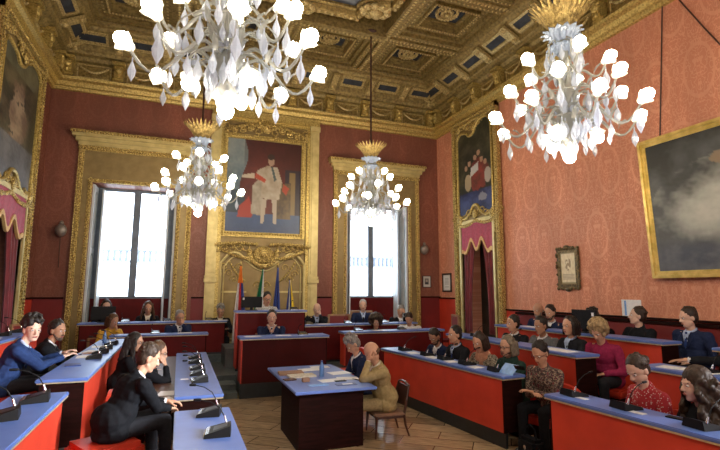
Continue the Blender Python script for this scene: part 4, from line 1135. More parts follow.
mixpat('scarf_pattern', [(.03, .025, .02), (.30, .24, .17), (.05, .05, .04), (.50, .44, .34), (.12, .08, .05)], 34)
mixpat('dark_floral', [(.018, .015, .015), (.10, .04, .035), (.02, .02, .02), (.30, .22, .15), (.03, .03, .045), (.16, .02, .03)], 30)
mixpat('white_pattern', [(.55, .55, .55), (.12, .12, .12), (.7, .7, .68), (.25, .25, .24), (.6, .6, .58)], 40)
def skin(name, c): M[name] = mat(name, c, tuple(x * .86 for x in c), 12, .5, bmp=.05, bscale=60, spec=.4)
skin('skin', (.56, .31, .20)); skin('skin_pale', (.66, .42, .31)); skin('skin_tan', (.42, .22, .13))
def hairm(name, c): M[name] = mat(name, c, tuple(x * .45 for x in c), 40, .5, bmp=.8, bscale=60, stretch=(1, 1, .35), spec=.35, dist=.01)
hairm('hair_black', (.016, .011, .009)); hairm('hair_dark', (.035, .019, .011)); hairm('hair_brown', (.11, .055, .025)); hairm('hair_grey', (.30, .29, .27)); hairm('hair_blonde', (.42, .29, .14)); hairm('hair_chestnut', (.045, .024, .013)); hairm('hair_ash', (.20, .16, .11))
hairm('hair_lightgrey', (.50, .50, .49))
M['eye_white'] = mat('eye_white', (.7, .68, .65), None, 5, .3); M['eye_dark'] = mat('eye_dark', (.02, .014, .01), None, 5, .3)
M['lips'] = mat('lips', (.42, .13, .10), None, 9, .5); M['shoe'] = mat('black_shoe', (.012, .011, .01), None, 9, .3); M['stubble'] = mat('stubble', (.12, .07, .05), (.03, .02, .014), 60, .9)
M['glasses'] = mat('glasses_frame', (.02, .02, .02), None, 9, .3)

def remesh(o, vox, sm=2, disp=0, dscale=.12):
    m = o.modifiers.new('remesh', 'REMESH'); m.mode = 'VOXEL'; m.voxel_size = vox; m.use_smooth_shade = True
    if sm: s = o.modifiers.new('smooth', 'SMOOTH'); s.factor = .5; s.iterations = sm
    if disp:
        t = bpy.data.textures.get('folds%g' % dscale) or bpy.data.textures.new('folds%g' % dscale, 'CLOUDS'); t.noise_scale = dscale
        d = o.modifiers.new('folds', 'DISPLACE'); d.texture = t; d.strength = disp; d.mid_level = .5
    return o

def ik(S, W, l1, l2, pole):
    d = W - S; L = d.length
    if L > (l1 + l2) * .985: W = S + d * ((l1 + l2) * .985 / L); d = W - S; L = d.length
    a = (l1 * l1 - l2 * l2 + L * L) / (2 * L); h = sqrt(max(0, l1 * l1 - a * a))
    dn = d.normalized(); p = pole - dn * pole.dot(dn); p.normalize()
    return S + dn * a + p * h, W

def hand(b, Wp, d, n, side, curl=25, k=1.0):
    """palm and five separate fingers; d = finger direction, n = palm-facing normal"""
    d = d.normalized(); n = (n - d * n.dot(d)).normalized(); s = d.cross(n) * side
    b.cap(Wp - d * .02, Wp + d * .02, .023 * k, .024 * k, 8)
    for i in range(4):
        kn = Wp + d * (.088 - .004 * abs(i - 1)) * k + s * (1.5 - i) * .0205 * k
        b.cap(Wp + d * .015 + s * (1.5 - i) * .010, kn, .0145 * k, .0118 * k, 8)
        ln = (.90, 1.0, .95, .78)[i]; p = kn; a = RD(curl * .5)
        for j, q in enumerate((.043, .028, .022)):
            e = p + (d * cos(a) + n * sin(a) + s * (1.5 - i) * .05) * q * ln * k
            b.cap(p, e, (.0098 - .0009 * j) * k, (.009 - .0009 * j) * k, 8); p = e; a += RD(curl)
    t0 = Wp + d * .022 + s * .022; t1 = t0 + (d * .55 + s * .62 + n * .3).normalized() * .042 * k; t2 = t1 + (d * .85 + s * .25 + n * .35).normalized() * .032 * k; t3 = t2 + (d * .95 + n * .3).normalized() * .024 * k
    b.cap(t0, t1, .016 * k, .0125 * k, 8).cap(t1, t2, .0115 * k, .0105 * k, 8).cap(t2, t3, .0105 * k, .009 * k, 8)

def person(label, head, az, zf, lean=8, side_lean=0, hy=0, hp=0, hr=0, R_=None, L_=None, sk='skin', hair='short', hc='hair_dark',
           top='navy', shirt='white_shirt', tie=None, collar=True, legs='trousers', beard=False, glasses=False, female=False, near=False,
           ck='bench', clab=None, seat_dz=0, skirt=None, curlR=25, curlL=25, handR=None, handL=None, k=1.06, scarf=None, knee=(.42, 0), hems=True):
    """seated figure. head = world centre of the head; az = facing (deg); R_/L_ = wrist targets relative to the chest point, local axes"""
    sl, cl = sin(RD(lean)), cos(RD(lean)); ss = sin(RD(side_lean))
    T = V((sl, ss, sqrt(max(.1, 1 - sl * sl - ss * ss)))); F = V((cl, 0, -sl)).normalized(); Y = T.cross(F).normalized()
    # joints relative to the pelvis
    N = T * .50; neck_dir = (T * .8 + V((.12, 0, .35))).normalized(); HC = N + neck_dir * .168 + V((.015 + .03 * sin(RD(max(hp, 0))), 0, 0))
    az_ = RD(az); Rz = Matrix.Rotation(az_, 3, 'Z')
    off = Rz @ HC * k; pel = V(head) - off; root = V((pel.x, pel.y, zf)); pz = (pel.z - zf) / k
    r = thing('person', label, 'person', root, az_); r.scale = (k, k, k)
    P = V((0, 0, pz)); N = N + P; HC = HC + P
    SW = .180 if female else .21
    CH = P + T * .34
    mh = Matrix.Translation(HC) @ Matrix.Rotation(RD(hy), 4, 'Z') @ Matrix.Rotation(RD(hp), 4, 'Y') @ Matrix.Rotation(RD(hr), 4, 'X') @ Matrix.Scale(1.09, 4)
    fr = Matrix(((F.x, Y.x, T.x), (F.y, Y.y, T.y), (F.z, Y.z, T.z)))     # torso frame
    vox = .0075 if near else .0105
    # ---- body
    b = MB()
    b.ell(P + T * .02, (.12, .16, .12), fr).ell(P + T * .17, (.10, .135, .16), fr).ell(P + T * .34, (.11, .155, .17), fr)
    b.cap(N - T * .07 - Y * (SW - .05), N - T * .07 + Y * (SW - .05), .06).cap(N - T * .08, HC - neck_dir * .05, .058, .052)
    b.m = mh
    b.ell((-.006, 0, .028), (.096, .077, .100), n=20, k=14).ell((.020, 0, -.035), (.072, .062, .090), n=18, k=12).ell((.060, 0, -.095), (.026, .028, .022)).cap((.01, -.05, -.06), (.05, -.02, -.095), .022, .02).cap((.01, .05, -.06), (.05, .02, -.095), .022, .02)
    b.cap((.088, 0, .012), (.108, 0, -.028), .0085, .0135, 8).ell((.099, -.011, -.032), .009, n=8, k=6).ell((.099, .011, -.032), .009, n=8, k=6)
    b.cap((.082, -.03, .027), (.086, 0, .024), .011).cap((.082, .03, .027), (.086, 0, .024), .011).ell((.083, 0, -.062), (.014, .022, .011), n=10, k=6)
    for s in (-1, 1): b.ell((-.008, s * .077, -.008), (.020, .010, .032), n=10, k=8)
    b.m = Matrix.Identity(4)
    sh = {}; arms = {}
    for s, tgt, nm in ((-1, R_, 'R'), (1, L_, 'L')):
        S = N - T * .075 + Y * s * SW
        if tgt is None: tgt = (.36, s * .16, -.10)
        if len(tgt) == 4 and tgt[3] == 'h': W = mh @ V(tgt[:3])          # relative to the head
        else: W = CH + V((tgt[0], tgt[1], tgt[2]))
        pole = V((-.25, s * .55, -1.0))
        if len(tgt) == 4 and tgt[3] == 'h': pole = V((.55, s * .45, -1))
        E, W = ik(S, W, .285, .255, pole); arms[nm] = (S, E, W)
        b.cap(S, E, .044, .036).cap(E, W, .036, .024)
        hd = handR if s < 0 else handL
        d = (W - E).normalized() if hd is None else V(hd[0]).normalized(); n_ = V((0, 0, -1)) if hd is None else V(hd[1])
        if len(tgt) == 4 and hd is None: d = (HC - W).normalized() * .5 + V((0, 0, .9)); n_ = (HC - W)
        hand(b, W, d, n_, s * -1, curlR if s < 0 else curlL, .95 if female else 1.0)
    kn = {}
    for s in (-1, 1):
        hp_ = P + V((.02, s * .09, -.01)); K = hp_ + V((knee[0], s * (.05), .02)); A = V((K.x + knee[1], K.y, .09))
        kn[s] = (hp_, K, A); b.cap(hp_, K, .072, .052).cap(K, A, .050, .036)
    body = remesh(b.build('body', M[sk], r), vox, 2)
    # ---- trousers, shoes
    b = MB().ell(P + V((0, 0, -.0)), (.135, .18, .12))
    for s in (-1, 1):
        hp_, K, A = kn[s]; b.cap(hp_, K, .092, .070).cap(K, A + V((0, 0, .02)), .068, .052)
    remesh(b.build('trousers' if not skirt else 'skirt', M[legs], r), .014, 2, .012)
    for s in (-1, 1):
        A = kn[s][2]; sb = MB().cap((A.x - .05, A.y, .04), (A.x + .13, A.y, .034), .04, .032).ell((A.x - .0, A.y, .07), (.055, .042, .045)).box(A.x - .08, A.x + .15, A.y - .035, A.y + .035, 0.0, .03)
        remesh(sb.build('shoe', M['shoe'], r), .012, 1)
    # ---- upper garment
    g = 1.10
    b = MB()
    w = 1.0 if female else 1.12
    b.ell(P + T * .03, (.150 * g, .185 * w, .13), fr).ell(P + T * .16, (.142, .185 * w, .19), fr).ell(P + T * .34, (.138, .185 * w, .18), fr)
    b.cap(N - T * .075 - Y * (SW - .03), N - T * .075 + Y * (SW - .03), .068).cap(N - T * .06, N - T * .0 - F * .01, .085, .066)
    if hems:
        b.ell(P + V((0, 0, -.02)), (.165, .20 * w, .12)).ell(P + V((-.03, 0, .08)), (.15, .20 * w, .16))
        if collar: b.ell(P + V((-.01, 0, -.05)), (.165, .200, .08))
    for nm in 'RL':
        S, E, W = arms[nm]; e2 = W - (W - E).normalized() * .025
        b.cap(S, E, .066 * w, .056).cap(E, e2, .055, .038)
    M_top = M[top]
    gar = remesh(b.build('jacket' if collar else 'top', M_top, r), .0105 if near else .014, 2, .020, .11)
    # cuffs
    if collar:
        for nm in 'RL':
            S, E, W = arms[nm]; dd = (W - E).normalized()
            MB().tube([W - dd * .035, W - dd * .002], [.034, .031], 12).build('shirt_cuff', M[shirt], r, smooth=True)
        # shirt front, collar, tie, lapels in the torso frame
        b = MB(); m4 = Matrix.Translation(CH) @ fr.to_4x4(); b.m = m4
        b.add([(.118, -.052, .115), (.118, .052, .115), (.152, 0, -.07), (.085, -.05, .16), (.085, .05, .16), (.10, -.05, .10), (.10, .05, .10), (.12, 0, -.07)],
              [(0, 1, 2), (3, 4, 1, 0), (5, 7, 6), (0, 2, 7, 5), (1, 6, 7, 2), (3, 0, 5), (4, 6, 1), (3, 5, 6, 4)])
        b.build('shirt_front', M[shirt], r)
        b = MB(); b.m = m4
        b.tube([(.02 + .055 * cos(a) , .062 * sin(a), .165 - .028 * cos(a)) for a in [2 * pi * i / 16 for i in range(16)]], .016, 6, True)
        b.build('shirt_collar', M[shirt], r, smooth=True)
        b = MB(); b.m = m4
        for s in (-1, 1):
            b.add([(.105, s * .060, .145), (.128, s * .098, .06), (.160, s * .006, -.085), (.135, s * .046, .10), (.092, s * .060, .145), (.115, s * .098, .06), (.14, s * .006, -.085), (.118, s * .046, .10)],
                  [(0, 1, 2, 3), (4, 7, 6, 5), (0, 4, 5, 1), (1, 5, 6, 2), (2, 6, 7, 3), (3, 7, 4, 0)])
        b.build('lapels', M_top, r)
        if tie:
            b = MB(); b.m = m4
            b.add([(.112, -.014, .125), (.112, .014, .125), (.150, .022, -.03), (.158, 0, -.07), (.150, -.022, -.03), (.10, 0, .03)], [(0, 1, 2, 3, 4), (0, 5, 1), (1, 5, 2), (2, 5, 3), (3, 5, 4), (4, 5, 0)])
            b.ell((.112, 0, .13), (.014, .018, .016), n=8, k=6)
            b.build('tie', M[tie], r)
    if scarf:
        b = MB(); m4 = Matrix.Translation(CH) @ fr.to_4x4(); b.m = m4
        for q in range(3):
            b.tube([(.02 + (.085 - .01 * q) * cos(a), (.095 - .012 * q) * sin(a), .12 + .03 * q - .03 * cos(a)) for a in [2 * pi * i / 16 for i in range(16)]], .034, 8, True)
        b.cap((.11, .03, .08), (.14, .05, -.08), .035, .03)
        remesh(b.build('scarf', M[scarf], r), .012, 2, .02, .06)
    # ---- face
    for s in (-1, 1):
        b = MB(); b.m = mh; b.ell((.079, s * .030, .006), (.011, .015, .009), n=10, k=8)
        e = b.build('eye', M['eye_white'], r, smooth=True)
        b = MB(); b.m = mh; b.ell((.0875, s * .030, .005), (.004, .0065, .0065), n=8, k=6); b.build('iris', M['eye_dark'], e, smooth=True)
    hcm = M[hc] if hair != 'bald' else M['hair_dark'] if hc == 'hair_dark' else M[hc]
    b = MB(); b.m = mh
    for s in (-1, 1): b.cap((.088, s * .016, .026), (.080, s * .046, .028), .0045, .0035, 6)
    b.build('eyebrows', hcm, r)
    b = MB(); b.m = mh; b.cap((.0935, -.018, -.060), (.0945, 0, -.059), .0045, .006, 6).cap((.0935, .018, -.060), (.0945, 0, -.059), .0045, .006, 6).cap((.091, -.012, -.067), (.091, .012, -.067), .006, .006, 6)
    b.build('mouth', M['lips'], r, smooth=True)
    if glasses:
        b = MB(); b.m = mh
        for s in (-1, 1):
            b.tube([(.100, s * .031 + .022 * cos(a), .004 + .017 * sin(a)) for a in [2 * pi * i / 14 for i in range(14)]], .0019, 5, True)
            b.tube([(.098, s * .053, .008), (.05, s * .078, .008), (-.01, s * .084, .004)], .0025, 5)
        b.tube([(.1, -.009, .008), (.102, 0, .010), (.1, .009, .008)], .0028, 5)
        b.build('glasses', M['glasses'], r)
    if beard:
        b = MB(); b.m = mh
        b.ell((.062, 0, -.092), (.033, .037, .032)).cap((.02, -.058, -.045), (.055, -.03, -.095), .016, .02).cap((.02, .058, -.045), (.055, .03, -.095), .016, .02).cap((.094, -.02, -.048), (.094, .02, -.048), .007)
        remesh(b.build('beard', M['stubble'] if hc != 'hair_grey' else hcm, r), .008, 1)
    # ---- hair
    b = MB(); b.m = mh; rg = random.Random(int(abs(head[0] * 1000 + head[1] * 77)))
    def tuft(n, c, rad, zmin, sz, xmax=9, zmx=9):
        c = V(c)
        for _ in range(n * 4):
            if n <= 0: break
            v = V((rg.gauss(0, 1), rg.gauss(0, 1), rg.gauss(0, 1))).normalized(); p = c + V((v.x * rad[0], v.y * rad[1], v.z * rad[2]))
            if p.z < zmin or p.z > zmx or p.x > xmax or (p.x > .03 and p.z < .07): continue
            b.ell(p, sz * rg.uniform(.7, 1.3), n=7, k=5); n -= 1
    if hair in ('short', 'curlytop', 'long', 'bob', 'bun', 'wavy', 'hood'):
        b.ell((-.018, 0, .046), (.094, .084, .100), n=18, k=12).ell((-.038, 0, -.0), (.072, .082, .085), n=16, k=10)
        tuft(16, (-.025, 0, .046), (.088, .080, .094), .04, .013, .0)
    if hair == 'curlytop': tuft(70, (-.02, 0, .07), (.092, .088, .102), .05, .022)
    if hair == 'wavy': tuft(40, (-.01, 0, .06), (.100, .086, .105), .05, .019)
    if hair == 'bald': 
        b.ell((-.038, 0, -.014), (.062, .0800, .045), n=16, k=10)
    if hair == 'bun': b.ell((-.115, 0, .03), (.045, .045, .045)); 
    if hair == 'afro': 
        b.ell((-.03, 0, .045), (.115, .115, .12)); tuft(150, (-.035, 0, .03), (.125, .135, .125), -.10, .032, .05)
    if hair == 'blondecurl':
        b.ell((-.02, 0, .05), (.108, .096, .11)); tuft(120, (-.02, 0, .04), (.105, .105, .11), -.08, .026, .055)
    if hair in ('bob',):
        for s in (-1, 1):
            for q in range(4): b.cap((-.05 + .02 * q, s * .080, .04), (-.045 + .022 * q, s * .085, -.095), .022, .024, 8)
        for q in range(5): b.cap((-.09, -.06 + .03 * q, .03), (-.085, -.06 + .03 * q, -.10), .03, .03, 8)
    if hair == 'long' or hair == 'longcurl':
        big = hair == 'longcurl'
        if big: b.ell((-.02, 0, .055), (.106, .096, .108), n=18, k=12).ell((-.04, 0, 0), (.08, .09, .09))
        for s in (-1, 1):
            for q in range(5):
                x = -.08 + .028 * q; y0 = s * (.078 + (.012 if big else 0)); pr = None
                for j in range(9):
                    z = .05 - j * (.043 if big else .034); am = .022 if big else .006
                    p = V((x + .012 * j * (.3 if q > 2 else -.2) + am * sin(j * 1.9 + q), y0 + s * (.007 * j) + am * cos(j * 2.1 + q * 2), z))
                    if pr is not None: b.cap(pr, p, .026 if big else .019, n=7)
                    pr = p
        for q in range(6):
            pr = None
            for j in range(9):
                p = V((-.095 - .004 * j, -.07 + .028 * q + .01 * sin(j * 2 + q), .05 - j * (.045 if big else .036)))
                if pr is not None: b.cap(pr, p, .03, n=7)
                pr = p
    if hair == 'headband': pass
    remesh(b.build('hair', M[hc], r), .0085 if near else .011, 1, .010, .03)
    # ---- chair under the sitter
    if ck:
        seat = (pz - .10) * k; q = Rz @ V((-.02, 0, 0))
        chair(ck, root.x + q.x, root.y + q.y, zf, az, clab or 'x', max(.6, (seat) / (.45 if ck != 'wood' else .47)))
    return r
for o_, (y0, y1) in (('near', (5.88, 9.75)), ):
    q_ = [o for o in COL.objects if o.name.startswith('inner_desk') and o.get('label', '').count('five')][0]
    MB().box(-.0, y1 - y0, .49, .78, .72, .75, .006).build('writing_ledge', M['brownwood'], q_)
# ------------------------------------------------------------------ who sits where
H_ = 'h'
face_R = (.10, -.05, -.12, H_); face_L = (.10, .05, -.12, H_)
# left benches
person('dark-haired man in a blue suit at the left edge, arms reaching over the desk', (-1.80, 7.45, 1.47), 12, .25, lean=22, hy=-66, hp=6, hr=0,
       R_=(.47, -.10, -.02), L_=(.47, .12, -.0), top='blue_suit', shirt='pale_blue', hair='curlytop', hc='hair_black', sk='skin_pale', near=True, clab='red upholstered chair of the man in the blue suit at the left edge', k=1.12)
person('bearded man in a dark suit and tie beside the man in blue at left', (-1.74, 8.55, 1.37), 12, .25, lean=20, hy=-40, hp=8, R_=(.45, -.12, -.04), L_=(.45, .05, -.04),
       top='blackcloth', tie='charcoal', hair='short', hc='hair_black', sk='skin_tan', beard=True, near=True, clab='red upholstered chair of the bearded man in a dark suit on the left', k=1.12)
person('person with glasses wrapped in black, behind the young man in the dark suit', (-.62, 8.35, 1.17), 5, .0, lean=12, hy=-20, hp=8, top='blackcloth', collar=False, hair='long', hc='hair_black', glasses=True, female=True, clab='red upholstered chair of the person wrapped in black')
person('brown-haired person in black holding a hand to the face, at the low inner desk', (-.24, 7.25, 1.13), 0, .0, lean=18, hy=-5, hp=14, R_=(.13, -.02, -.13, H_), L_=(.3, .14, -.12),
       top='blackcloth', collar=False, hair='bob', hc='hair_brown', glasses=True, female=True, clab='red upholstered chair of the brown-haired person at the low inner desk')
person('young man seen half from behind in a black suit, leaning over the low inner desk', (-.27, 5.42, 1.30), 28, .0, lean=25, hy=-14, hp=22, R_=(.40, -.02, -.22), L_=(.44, .12, -.18),
       top='blackcloth', hair='short', hc='hair_chestnut', sk='skin', near=True, ck='stool', clab='red upholstered bench seat of the young man in the black suit in the left foreground', knee=(.42, .04), k=1.03)
# back rows, left
person('person with glasses behind the dark monitor under the left window', (-1.61, 12.62, 1.60), -78, .46, lean=6, hp=10, top='charcoal', collar=False, hair='bob', hc='hair_dark', glasses=True, female=True, sk='skin_pale', ck='council', clab='red-backed wooden chair of the person behind the monitor under the left window')
person('long-haired person in a dark jacket, middle of the back row under the left window', (-.70, 12.62, 1.56), -85, .46, lean=8, hp=16, top='blackcloth', shirt='cream', hair='long', hc='hair_brown', female=True, ck='council', clab='red-backed wooden chair of the long-haired person under the left window')
person('person in a mustard-yellow jacket with hand at mouth, second row from the back at left', (-1.33, 11.62, 1.32), -60, .30, lean=14, hy=20, hp=20, L_=(.13, .03, -.14, H_), R_=(.25, -.1, -.16), top='yellow', collar=False, hair='bob', hc='hair_brown', female=True, ck='council', clab='red-backed wooden chair of the person in mustard yellow')
person('grey-haired man with glasses and hand over mouth, right of the mustard-yellow jacket', (.03, 11.62, 1.38), -75, .30, lean=14, hp=12, L_=(.12, .03, -.11, H_), R_=(.33, -.12, -.22), top='navy', tie='charcoal', hair='short', hc='hair_grey', glasses=True, ck='council', clab='red-backed wooden chair of the grey-haired man with hand over mouth')
person('grey-haired person in a dark blazer and pale shirt, left of the flags', (1.00, 12.62, 1.47), -90, .46, lean=10, hp=18, top='charcoal', shirt='cream', hair='wavy', hc='hair_grey', female=True, glasses=True, ck='council', clab='red-backed wooden chair left of the flags')
person('dark-haired person in a patterned pale top seated high behind the large monitor', (1.92, 11.12, 1.80), -88, .72, lean=10, hp=14, hy=4, R_=(.28, -.15, -.16), top='white_pattern', collar=False, hair='short', hc='hair_black', female=True, glasses=True, ck='council', clab='red-backed wooden chair of the president behind the large monitor')
person('man in a navy suit with clasped hands under his chin at the centre desk', (1.82, 9.92, 1.43), -95, .30, lean=10, hp=2, hy=-4, R_=(.17, .01, -.245, H_), L_=(.17, -.01, -.245, H_), handR=((.1, .25, .96), (0, 1, 0)), handL=((.1, -.25, .96), (0, -1, 0)), top='navy', tie='blackcloth', hair='short', hc='hair_black', sk='skin_pale', ck='council', clab='red-backed wooden chair of the man with clasped hands', near=True, beard=False)
person('bald man in a dark suit and pale shirt looking down, right of the flags', (3.27, 11.62, 1.52), -100, .30, lean=12, hp=20, L_=(.10, .06, -.09, H_), top='blackcloth', tie='blackcloth', shirt='pale_blue', hair='bald', hc='hair_brown', sk='skin_pale', ck='council', clab='red-backed wooden chair of the bald man in the back row')
chair('council', 3.97, 11.75, .30, -95, 'empty red-backed wooden chair in the back row, right of the bald man')
person('white-haired man in a navy suit sitting upright under the right window', (4.52, 11.62, 1.60), -105, .30, lean=3, hp=0, hy=-5, top='navy', shirt='pale_blue', tie='charcoal', hair='short', hc='hair_lightgrey', sk='skin_pale', ck='council', clab='red-backed wooden chair of the white-haired man under the right window')
person('man in a dark suit resting his brow on his hand in the back row', (5.62, 11.62, 1.45), -105, .30, lean=16, hp=26, hr=-12, L_=(.12, .06, .02, H_), R_=(.28, -.15, -.2), top='blackcloth', hair='short', hc='hair_grey', ck='council', clab='red-backed wooden chair at the right end of the back row')
person('curly-haired person in black, second row from the back at right', (4.47, 10.62, 1.25), -110, .30, lean=12, hp=22, top='blackcloth', collar=False, hair='afro', hc='hair_dark', female=True, ck='council', clab='red-backed wooden chair of the curly-haired person')
person('dark-haired person in a white top looking down, right of the curly-haired person', (5.36, 10.62, 1.30), -125, .30, lean=20, hp=36, L_=(.30, .02, -.06), R_=(.30, -.04, -.1), top='white_shirt', collar=False, hair='short', hc='hair_dark', ck='council', clab='red-backed wooden chair of the person in the white top')
# at the central table
person('grey-haired man in a dark suit bending over papers at the central table', (2.64, 7.22, 1.14), 178, .0, lean=15, hp=40, R_=(.36, -.1, -.22), L_=(.34, .12, -.22), top='navy', hair='wavy', hc='hair_grey', near=True, ck='wood', clab='brown wooden chair of the grey-haired man at the central table')
person('bald man in a tan suit with his hand over his face at the central table', (2.62, 6.36, 1.12), 176, .0, lean=11, hp=38, R_=(.37, .04, -.17), L_=(.115, .07, -.03, H_), handL=((-.15, -.15, 1), (-1, -.3, 0)), handR=((.9, .2, -.25), (0, 0, -1)), top='tan', legs='tantrousers', shirt='cream', hair='bald', hc='hair_brown', sk='skin', near=True, ck='wood', clab='brown wooden chair of the bald man in tan', knee=(.40, .02))
# right, lowest row
person('bearded man in navy looking down at the far end of the lowest right row', (4.42, 7.72, 1.16), 195, 0, lean=20, hp=36, hy=4, top='navy', hair='short', hc='hair_black', sk='skin_tan', beard=True, near=True, clab='red upholstered chair at the far end of the lowest row on the right')
person('man in a dark suit and blue tie, second farthest in the lowest right row', (4.43, 7.05, 1.25), 178, 0, lean=8, hp=2, top='charcoal', shirt='pale_blue', tie='bluetie', hair='short', hc='hair_black', sk='skin', near=True, clab='red upholstered chair of the man with the blue tie in the lowest row')
person('person with dark bobbed hair in a cream patterned scarf, lowest row on the right', (4.48, 6.42, 1.19), 192, 0, lean=16, hp=18, top='scarf_pattern', collar=False, scarf='peach', hair='bob', hc='hair_dark', female=True, near=True, clab='red upholstered chair of the person in the patterned scarf')
person('ash-haired person with glasses in dark green at the near end of the lowest desk', (4.47, 5.72, 1.20), 186, 0, lean=8, hp=8, top='greenblack', collar=False, scarf='greenblack', hair='bob', hc='hair_ash', glasses=True, female=True, near=True, clab='red upholstered chair of the person in dark green')
person('dark-haired person in a dark floral top holding a phone between two red desks', (4.40, 4.98, 1.20), 196, 0, lean=12, hp=26, R_=(.26, .0, -.14), L_=(.28, .0, -.12), top='dark_floral', collar=False, legs='blackcloth', hair='short', hc='hair_black', glasses=True, female=True, near=True, clab='red upholstered chair between the two red desks on the right', knee=(.36, .0))
person('person in a red top with white dots and tied-back brown hair, right foreground', (4.42, 3.60, 1.20), 168, 0, lean=14, hp=30, hy=10, R_=(.26, -.10, -.18), L_=(.26, .08, -.2), top='red_dotted', collar=False, hair='bun', hc='hair_chestnut', female=True, near=True, sk='skin_pale', clab='red upholstered chair of the person in the dotted red top')
person('person with very long curly brown hair at the right edge of the foreground', (4.42, 3.02, 1.15), 172, 0, lean=12, hp=2, hy=-20, R_=(.28, -.1, -.16), L_=(.2, .16, -.2), top='blackcloth', collar=False, hair='longcurl', hc='hair_chestnut', female=True, near=True, sk='skin_pale', clab='red upholstered chair of the person with long curly hair')
# right, middle row
person('dark-haired man in a dark suit at the far end of the middle right row', (5.65, 7.05, 1.41), 186, .24, lean=4, hp=4, hy=-14, top='charcoal', tie='charcoal', hair='short', hc='hair_black', near=True, clab='red upholstered chair at the far end of the middle row on the right')
person('man in a grey suit and open white shirt, middle row on the right', (5.65, 6.35, 1.42), 186, .24, lean=12, hp=8, top='greysuit', tie='charcoal', hair='short', hc='hair_black', sk='skin_tan', near=True, clab='red upholstered chair of the man in the grey suit')
person('dark-haired person in a slate jacket and pale shirt, middle row on the right', (5.65, 5.72, 1.46), 180, .24, lean=4, hp=2, top='charcoal', shirt='pale_blue', hair='bob', hc='hair_black', female=True, near=True, clab='red upholstered chair of the person in the slate jacket')
person('person with curly blonde hair in a magenta jacket, looking down', (5.62, 5.16, 1.43), 195, .24, lean=16, hp=32, top='magenta', collar=False, hair='blondecurl', hc='hair_blonde', female=True, near=True, R_=(.22, -.1, -.2), L_=(.24, .1, -.22), clab='red upholstered chair of the person in magenta')
# only the reaching arm of this one comes into view
person('person in a black jacket reaching an arm in from the right edge', (5.82, 3.40, 1.58), 100, .24, lean=26, L_=(.55, .38, -.03), R_=(.2, -.12, -.2), top='blackcloth', hair='short', hc='hair_dark', near=True, handL=((1, .45, -.10), (0, 0, -1)), curlL=12, clab='red upholstered chair of the person reaching in from the right edge')
# right, highest row
person('grey-bearded balding man in the highest row on the right, furthest back', (6.95, 7.86, 1.60), 190, .42, lean=8, hp=12, top='navy', hair='bald', hc='hair_grey', beard=True, near=False, L_=(.2, -.1, -.1), ck=None)
person('bearded black-haired man in a navy jacket, second farthest in the highest right row', (6.85, 7.42, 1.57), 195, .42, lean=8, hp=12, top='navy', hair='short', hc='hair_black', beard=True, ck=None)
person('dark-haired person mostly hidden behind the monitor in the highest row', (6.90, 6.42, 1.53), 190, .42, lean=14, hp=26, top='blackcloth', collar=False, hair='wavy', hc='hair_black', ck=None)
person('dark-haired man in a black sweater before the white notice, head raised', (6.90, 5.55, 1.60), 172, .42, lean=-2, hp=-6, hy=-34, top='blackcloth', collar=False, scarf=None, hair='short', hc='hair_dark', sk='skin_pale', near=True, ck=None)
person('man in a navy three-piece suit in the highest row near the right edge', (6.88, 4.72, 1.62), 176, .42, lean=2, hp=10, hy=-24, R_=(.16, -.05, -.24), L_=(.16, .1, -.24), top='navy', shirt='pale_blue', tie='bluetie', hair='short', hc='hair_dark', sk='skin_pale', near=True, ck=None)
# loose red chair by the wall
chair('council', 6.55, 10.9, .30, 165, 'red chair seen from the side against the red wainscot, left of the right doorcase')
chair('bench', 3.22, 9.0, .0, -170, 'red chair behind the grey-haired man at the central table')
chair('council', -2.72, 11.45, .25, -20, 'light-framed red chair in the far left corner')

# ------------------------------------------------------------------ microphone consoles (local: faces +X = towards the speaker's back, operator at -X)
def console_t():
    r = thing('microphone_console', 'x', 'microphone', (0, 0, 0))
    b = MB()
    vs = [(-.085, -.10, 0), (.085, -.085, 0), (.085, .085, 0), (-.085, .10, 0), (-.08, -.095, .022), (.08, -.07, .062), (.08, .07, .062), (-.08, .095, .022)]
    b.add(vs, [(0, 3, 2, 1), (4, 5, 6, 7), (0, 1, 5, 4), (1, 2, 6, 5), (2, 3, 7, 6), (3, 0, 4, 7)])
    b.build('console_body', M['black'], r)
    def T_(x, y): return (x, y, .022 + (x + .08) / .16 * .040 + .002)
    b = MB().add([T_(-.03, -.05), T_(.06, -.045), T_(.06, .045), T_(-.03, .05)], [(0, 1, 2, 3)]); b.build('console_screen', M['screen'], r)
    b = MB().add([T_(-.078, -.085), T_(-.055, -.082), T_(-.055, .082), T_(-.078, .085)], [(0, 1, 2, 3)]).box(-.088, -.084, -.09, .09, .002, .012); b.build('silver_strip', M['chrome'], r)
    b = MB().tube([(.05, .075, .05), (.035, .08, .095)], [.009, .006], 8); b.build('microphone_base', M['chrome'], r)
    b = MB().tube([(.036, .08, .09), (.0, .082, .15), (-.06, .08, .19), (-.13, .07, .21)], .0040, 6).cap((-.13, .07, .21), (-.165, .066, .212), .0095, .0095, 8); b.build('gooseneck', M['black'], r)
    return r
ct = console_t(); nC = [0]
def console(x, y, z, az, lab, grp, sc=1.0):
    o = ct if nC[0] == 0 else tree_copy(ct); nC[0] += 1
    o.location = (x, y, z + .001); o.rotation_euler.z = RD(az); o.scale = (sc,) * 3; o['label'] = lab; o['group'] = grp
    return o
for i, y in enumerate((6.72, 7.25, 7.75, 8.4, 8.95)):
    console(.30, y, .80, 3 * (-1) ** i, 'black microphone console on the low desk left of the steps, %s from the camera' % ('nearest' if i == 0 else ORD[i]), 'consoles on the low inner desk', 1.25)
console(.33, 4.95, .80, -12, 'black microphone console with pale goosenecked microphone, upper one on the near low desk', 'consoles on the near low desk', 1.25)
